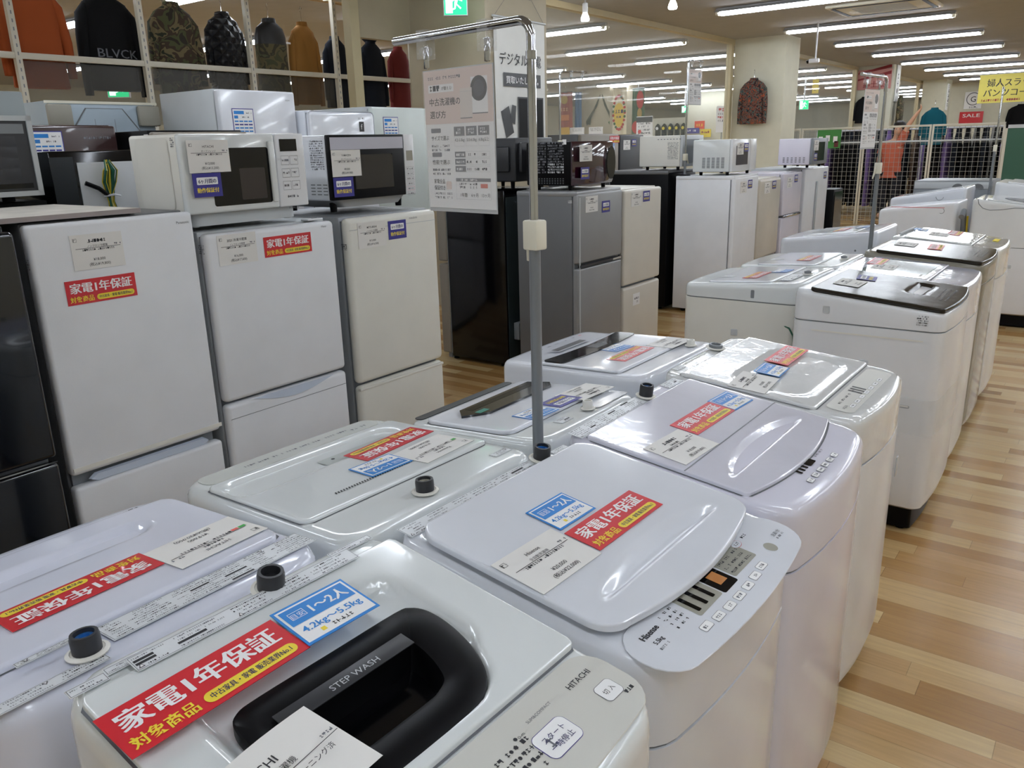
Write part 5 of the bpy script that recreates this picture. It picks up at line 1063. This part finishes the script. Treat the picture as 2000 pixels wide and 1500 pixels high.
for rk, (yy, xs, xe) in enumerate(((17.5, -5.2, -3.7), (17.3, -3.2, -1.5), (19.3, -5.2, -1.3), (18.4, -5.2, -1.3))):
    t = thing('garment_rail', ['white garment rail behind the left fence panels', 'white garment rail behind the right fence panels', 'white garment rail farthest behind the fence', 'white garment rail in the middle behind the fence'][rk], 'clothes rack', ((xs+xe)/2, yy, 0)); hw = (xe-xs)/2
    for sx in (-1, 1): b = B(); b.tube([(sx*hw, 0, 0), (sx*hw, 0, 1.6)], .014, WHITEC, 8); b.box(sx*hw-.02, sx*hw+.02, -.25, .25, 0, .03, WHITEC); b.build('leg', t)
    b = B(); b.tube([(-hw, 0, 1.6), (hw, 0, 1.6)], .014, WHITEC, 8); b.build('rail', t)
    x = xs+.12; j = 0
    while x < xe-.1:
        k = random.choice((0, 0, 0, 1, 1, 2, 3, 4)); j += 1; p = protos[k]
        if p.get('used') is None: p['used'] = 1; p.location = (x, yy, .155); p.rotation_euler = (0, 0, R(random.uniform(86, 94)))
        else: dup(p, (x, yy, .155), random.uniform(86, 94))
        x += .155
for p in protos:
    for o in C.objects:
        if o.get('used'): del o['used']
# person reaching up behind the fence
def person():
    P = [('pel', -3.56, 16.62, .95, .13), ('waist', -3.56, 16.62, 1.12, .12), ('chest', -3.55, 16.62, 1.34, .14), ('neckb', -3.53, 16.61, 1.49, .07), ('neck', -3.51, 16.6, 1.56, .052), ('jaw', -3.49, 16.58, 1.62, .066), ('skull', -3.485, 16.585, 1.70, .085), ('crown', -3.485, 16.59, 1.765, .055),
         ('shR', -3.42, 16.57, 1.46, .062), ('elR', -3.31, 16.5, 1.66, .044), ('wrR', -3.18, 16.47, 1.86, .028), ('palmR', -3.15, 16.465, 1.905, .032),
         ('shL', -3.70, 16.62, 1.44, .062), ('elL', -3.78, 16.6, 1.17, .044), ('wrL', -3.74, 16.5, .95, .028), ('palmL', -3.73, 16.48, .9, .032),
         ('hipR', -3.47, 16.62, .9, .1), ('knR', -3.46, 16.6, .5, .064), ('anR', -3.46, 16.64, .09, .042), ('toeR', -3.45, 16.48, .04, .036), ('hipL', -3.65, 16.62, .9, .1), ('knL', -3.66, 16.6, .5, .064), ('anL', -3.66, 16.64, .09, .042), ('toeL', -3.67, 16.48, .04, .036), ('nose', -3.47, 16.49, 1.675, .016)]
    P = [(p[0], p[1], p[2], p[3]-.1*min(1, p[3]/.9) if p[0] not in ('elR', 'wrR', 'palmR', 'anR', 'anL', 'toeR', 'toeL') else p[3], p[4]) for p in P]
    E = [(0, 1), (1, 2), (2, 3), (3, 4), (4, 5), (5, 6), (6, 7), (2, 8), (8, 9), (9, 10), (10, 11), (2, 12), (12, 13), (13, 14), (14, 15), (0, 16), (16, 17), (17, 18), (18, 19), (0, 20), (20, 21), (21, 22), (22, 23), (6, 24)]
    for base, s in ((11, 1), (15, -1)):
        bx, by, bz = P[base][1:4]
        for f in range(5):
            o = len(P); sp = (f-2)*.014; L = (.05, .075, .08, .075, .06)[f]
            P += [('f', bx+(.03 if f == 0 else .012)*1, by-.0+sp, bz+s*.02, .009), ('f', bx+(.04 if f == 0 else .02), by+sp*1.1-.005, bz+s*(.02+L*.55), .008), ('f', bx+(.035 if f == 0 else .012), by+sp*1.1-.012, bz+s*(.02+L), .007)]
            E += [(base, o), (o, o+1), (o+1, o+2)]
    bx0 = Vector((-3.56, 16.62, 0)); me = bpy.data.meshes.new('person'); me.from_pydata([Vector(p[1:4])-bx0 for p in P], E, []); me.materials.append(mat('skin', (196, 150, 122), .55))
    o = bpy.data.objects.new('person', me); C.objects.link(o); o.location = bx0; md = o.modifiers.new('Skin', 'SKIN')
    for i, p in enumerate(P): me.skin_vertices[0].data[i].radius = (p[4], p[4]); me.skin_vertices[0].data[i].use_root = i == 0
    s = o.modifiers.new('Sub', 'SUBSURF'); s.levels = 1; s.render_levels = 2
    tag(o, 'person behind the mesh fence in an orange top reaching up', 'person')
    def el(z, x, y, a, c, n=16): return [(x+a*math.cos(2*math.pi*k/n), y+c*math.sin(2*math.pi*k/n), z) for k in range(n)]
    OR = cloth('salmon_orange_cotton', (176, 92, 70)); b = B()
    b.loft([el(.74, -.0, 0, .19, .15), el(.86, 0, 0, .18, .14), el(1.02, 0, 0, .165, .13), el(1.22, .0, 0, .19, .145), el(1.33, .01, 0, .175, .12), el(1.4, .03, 0, .09, .085)], OR); b.tube([(.1, -.03, 1.32), (.16, -.06, 1.42), (.21, -.1, 1.56)], [.085, .075, .065], OR, 12); b.tube([(-.1, 0, 1.32), (-.17, 0, 1.28), (-.2, -.01, 1.16)], [.085, .08, .07], OR, 12); b.build('top', o, ang=60)
    b = B(); DK = cloth('dark_trousers', (34, 34, 40))
    for sx in (-1, 1): b.tube([(sx*.09, 0, .84), (sx*.095, 0, .65), (sx*.095, -.02, .46), (sx*.095, .01, .1)], [.125, .105, .085, .075], DK, 14)
    b.build('trousers', o, ang=60)
    b = B(); DZ = -.1; HR = mat('dark_hair', (24, 20, 18), .5)
    b.loft([el(z+DZ, .075, y, a, c) for z, y, a, c in ((1.60, .065, .09, .06), (1.67, .055, .108, .075), (1.75, .035, .112, .1), (1.81, .015, .095, .095), (1.845, .01, .04, .045))], HR); b.build('hair', o, ang=60)
    b = B()
    for sx in (-1, 1): b.lathe([(0, -.008), (.008, 0), (0, .008)], INK, 8, o=(.08+sx*.03, -.115, 1.60))
    b.build('eyes', o)
person()
garment('shirt', 'teal shirt held up on a hanger above the mesh fence', 'shirt', -2.93, 16.6, 1.93, .62, .42, TEAL, rot=0, grp='shirts on display', sleeve=.5)
# ================================================================== FAR SIGNS AND BANNERS
def board(name, label, cat, x, y, z, w, h, m, rot=0, draw=None, grp=None, post=False, d=.02):
    t = thing(name, label, cat, (x, y, 0 if post else z), rot, grp); o = z if post else 0
    b = B(); b.box(-w/2, w/2, -d/2, d/2, o-h/2, o+h/2, m); b.build('panel', t)
    if draw: b = B(); draw(b); b.build('printing', t, M=Matrix.Translation((0, -d/2-.004, o)) @ Matrix.Rotation(R(90), 4, 'X'))
    if post: b = B(); b.tube([(0, .02, .02), (0, .02, z)], .012, GREYM, 8); b.lathe([(.16, 0), (.16, .02)], GREYM, 16); b.build('stand', t)
    return t
def dr_y(b): b.text('婦人スラックス', -.5, .06, .2, INK, 0, 'L', 0, fit=1.25, bold=.015); b.text('パンツコーナー', -.56, -.17, .2, INK, 0, 'L', 0, fit=1.3, bold=.015); b.greek(-.6, -.29, .6, .05, mat('dark_red_print', (130, 40, 40), .5, var=0), 0, 3)
t = board('hanging_banner', 'yellow hanging banner for ladies slacks at the upper right', 'banner', -2.62, 24, 2.52, 1.36, .66, mat('dull_yellow_cloth', (198, 184, 84), .6), 0, dr_y); b = B(); b.tube([(-.66, 0, .33), (-.66, 0, .53)], .004, GREYP, 6); b.tube([(.66, 0, .33), (.66, 0, .53)], .004, GREYP, 6); b.tube([(-.7, 0, .335), (.7, 0, .335)], .012, GREYP, 8); b.build('hanging_bar', t)
board('sale_sign', 'red SALE sign on the far wall', 'sign', -4.37, 30.96, 1.95, .68, .40, RED, 0, lambda b: b.text('SALE', 0, .03, .15, PAPERW, 0, 'C', .01, fit=.5))
def dr_c(b): b.lathe([(.2, 0), (.2, .001)], INKG, 24, o=(0, .04, 0)); b.lathe([(.175, .002), (.175, .003)], PAPERW, 24, o=(0, .04, 0)); b.text('G', 0, -.05, .24, INK, .004); b.greek(-.15, -.24, .15, .05, INK, 0, 3)
board('wall_sign', 'round black emblem sign on the far wall left of the yellow banner', 'sign', -4.37, 30.97, 2.5, .5, .52, PAPERW, 0, dr_c)
board('wall_sign', 'narrow vertical white sign on the back column', 'sign', -4.735, 28.6, 2.55, .26, .75, PAPERW, 90, lambda b: [b.greek(-.08, .25-.13*i, .09, .1, INKG, 0, i) for i in range(5)])
def dr_s(b):
    for k in range(2): b.add([(-.36, -.02+.14*k, 0), (.36, .1+.14*k, 0), (.36, .17+.14*k, 0), (-.36, .02+.14*k, 0)], [(0, 1, 2, 3)], mat('dark_red_stripe', (130, 24, 32), .5, var=0))
    b.text('紳士服', 0, -.17, .16, mat('dark_red_print', (130, 40, 40), .5, var=0), 0, 'C', 0, bold=.012)
board('striped_sign', 'pink and red striped sign at the top of the far column', 'sign', -5.09, 21.18, 2.75, .74, .44, mat('dull_pink', (188, 128, 122), .6), 0, dr_s)
board('vertical_sign', 'tall white sign with grey lettering on the right face of the far column', 'sign', -4.66, 21.55, 2.65, .3, .8, PAPERW, 90, lambda b: [b.greek(-.09, .25-.16*i, .1, .13, INKG, 0, i) for i in range(4)])
t = board('hanging_sign', 'small yellow vertical sign beyond the glass right of the middle column', 'sign', -6.07, 20, 2.61, .14, .3, YEL, 0, lambda b: b.greek(-.03, -.1, .03, .05, INK, 0, 1)); b = B(); b.tube([(0, 0, .15), (0, 0, .44)], .006, GREYP, 6); b.build('hanger', t)
t = thing('security_camera', 'camera hanging from a thin white pole near the middle column', 'camera', (-3.865, 12.633, 2.55)); b = B(); b.tube([(0, 0, .03), (0, 0, .5)], .012, WHITEC, 8); b.build('pole', t); b = B(); b.box(-.09, .05, -.03, .03, -.03, .03, WHITEC, .01); b.build('housing', t); b = B(); b.tube([(-.09, 0, 0), (-.12, 0, -.01)], .025, BLACKM, 10); b.build('lens', t)
def cloth_banner(label, x, y, z0, z1, w, m, draw=None, rot=0):
    t = thing('cloth_banner', label, 'banner', (x, y, z0), rot, 'cloth banners beyond the glass'); b = B(); V = []; F = []; h = z1-z0
    for j in range(9):
        for i in range(13): u = i/12-.5; V.append((u*w, .02*math.sin(u*14+j*.2), h*j/8))
    for j in range(8):
        for i in range(12): F.append((j*13+i, j*13+i+1, j*13+i+14, j*13+i+13))
    b.add(V, F, m); b.build('sheet', t)
    if draw: b = B(); draw(b, w, h); b.build('printing', t, M=Matrix.Translation((0, -.03, 0)) @ Matrix.Rotation(R(90), 4, 'X'))
    b = B(); b.tube([(-w/2, 0, h), (w/2, 0, h)], .012, GREYM, 8); b.tube([(0, 0, h), (0, 0, 3.05-z0)], .004, GREYP, 5); b.build('hanging_bar', t)
RC = [mat('banner_red', (176, 44, 40), .7, var=0), mat('banner_green', (50, 92, 50), .7, var=0)]
def dr_k(b, w, h):
    rd = random.Random(4)
    b.disc(0, h*.42, w*.4, mat('banner_yellow', (222, 190, 80), .7, var=0), 0, 18, h*.26); b.greek(-w*.3, h*.46, w*.3, .09, NAVYD, .002, 1); b.greek(-w*.2, h*.36, w*.2, .05, NAVYD, .002, 2)
    for i in range(26):
        a = i*.55; b.disc(w*.42*math.cos(a), h*(.47+.36*math.sin(a)), w*.09, RC[i % 2] if i % 3 else RC[0], .001+i*.0001, 7)
cloth_banner('cream banner bordered with red and green fruit beyond the glass', -11.34, 20.3, 1.70, 2.9, .42, mat('banner_cream', (226, 218, 190), .7), dr_k)
def dr_g(b, w, h): b.disc(w*.2, h*.75, w*.3, RC[0], 0, 14, h*.2); b.disc(-w*.1, h*.15, w*.36, RC[0], 0, 14, h*.14); b.disc(.06, h*.45, w*.2, mat('banner_gold', (170, 140, 70), .7, var=0), 0, 12, h*.12)
cloth_banner('green banner with large red shapes beside the fruit bordered one', -10.83, 20.4, 1.70, 2.86, .36, mat('banner_dark_green', (44, 74, 44), .7), dr_g)
def dr_r(b, w, h): b.disc(-w*.05, h*.8, w*.26, mat('banner_gold', (170, 140, 70), .7, var=0), 0, 16, w*.26); b.greek(-w*.35, h*.5, w*.35, .09, mat('banner_peach', (206, 150, 110), .7, var=0), 0, 2); b.rect(-w*.3, h*.25, w*.3, h*.4, mat('banner_ochre', (186, 110, 60), .7, var=0))
cloth_banner('brick red banner left of the blue one beyond the glass', -13.2, 20.5, 1.88, 2.9, .45, mat('banner_brick', (142, 66, 52), .7), dr_r)
cloth_banner('narrow blue banner left of the draped net', -12.86, 20.62, 1.74, 2.88, .22, mat('banner_blue', (60, 92, 128), .7))
# draped net with garland on the wall
t = thing('draped_net', 'dark net draped in an inverted V on the pale wall beyond the glass', 'net', (-12.3, 20.96, 1.9)); NT = mat('net_cord', (74, 74, 58), .8)
for sx in (-1, 1):
    b = B()
    for i in range(9):
        e = i/8; b.tube([(sx*.03, 0, .9), (sx*(.12+.1*e), -.03, .62-.1*e), (sx*(.3+.16*e), -.05, .32-.12*e), (sx*(.34+.12*e), -.04, .1+.02*e)], .009, NT, 5)
    for j in range(8): b.tube([(sx*(.06+.045*j), -.02, .82-.095*j), (sx*(.1+.05*j), -.05, .72-.09*j)], .01, NT, 5)
    b.build('net_swag', t)
b = B(); b.tube([(.3, -.05, .16), (.36, -.06, .08), (.44, -.06, .12), (.4, -.05, .2)], .04, RC[1], 8); b.build('green_float', t)
def lines(b, w, h, n, sd=0): [b.greek(-w*.38, h*(.3-.16*i), w*.38, h*.09, INKG, 0, i+sd) for i in range(n)]
board('counter_board', 'white board left of two under the draped net', 'sign', -12.63, 20.2, 1.83, .46, .19, PAPERW, 0, lambda b: lines(b, .46, .19, 3), 'white counter boards', True)
board('counter_board', 'white board right of two under the draped net', 'sign', -12.02, 20.2, 1.82, .44, .2, PAPERW, 0, lambda b: lines(b, .44, .2, 3, 4), 'white counter boards', True)
board('counter_board', 'mustard box sign under the brick red banner', 'sign', -12.96, 20.1, 1.84, .28, .2, mat('ochre_board', (188, 146, 40), .6), 0, None, None, True)
def dr_p(b): b.rect(-.14, .12, .14, .2, CHAR); lines(b, .28, .3, 4); b.disc(-.08, -.02, .03, RED, .001)
board('poster_stand', 'white poster with black heading standing right of the cream banner', 'poster', -6.25, 12, 1.67, .28, .42, PAPERW, 0, dr_p, None, True)
def dr_q(b): b.greek(-.08, .18, .1, .08, RED, 0, 3); [b.greek(-.1, .1-.08*i, .1, .05, RED if i % 2 else INKG, 0, i) for i in range(3)]
board('poster_stand', 'white banner stand with red lettering left of the middle column', 'poster', -8.3, 20, 1.98, .28, .62, PAPERW, 0, dr_q, None, True)
board('wall_sign', 'small orange red sign on the cream wall beyond the glass', 'sign', -11.53, 25.98, 1.97, .34, .25, mat('orange_red_board', (204, 66, 40), .5), 0, lambda b: b.greek(-.12, -.04, .12, .08, YEL, 0, 2))
board('wall_sign', 'blue sign below the orange red one beyond the glass', 'sign', -11.77, 25.96, 1.80, .48, .17, NAVY, 0, lambda b: b.greek(-.16, -.03, .16, .06, PAPERW, 0, 3))
board('wall_sign', 'yellow card right of the blue sign beyond the glass', 'sign', -11.3, 25.96, 1.71, .36, .25, YEL, 0, lambda b: b.greek(-.14, .0, .14, .07, mat('dark_red_print', (130, 40, 40), .5, var=0), 0, 4))
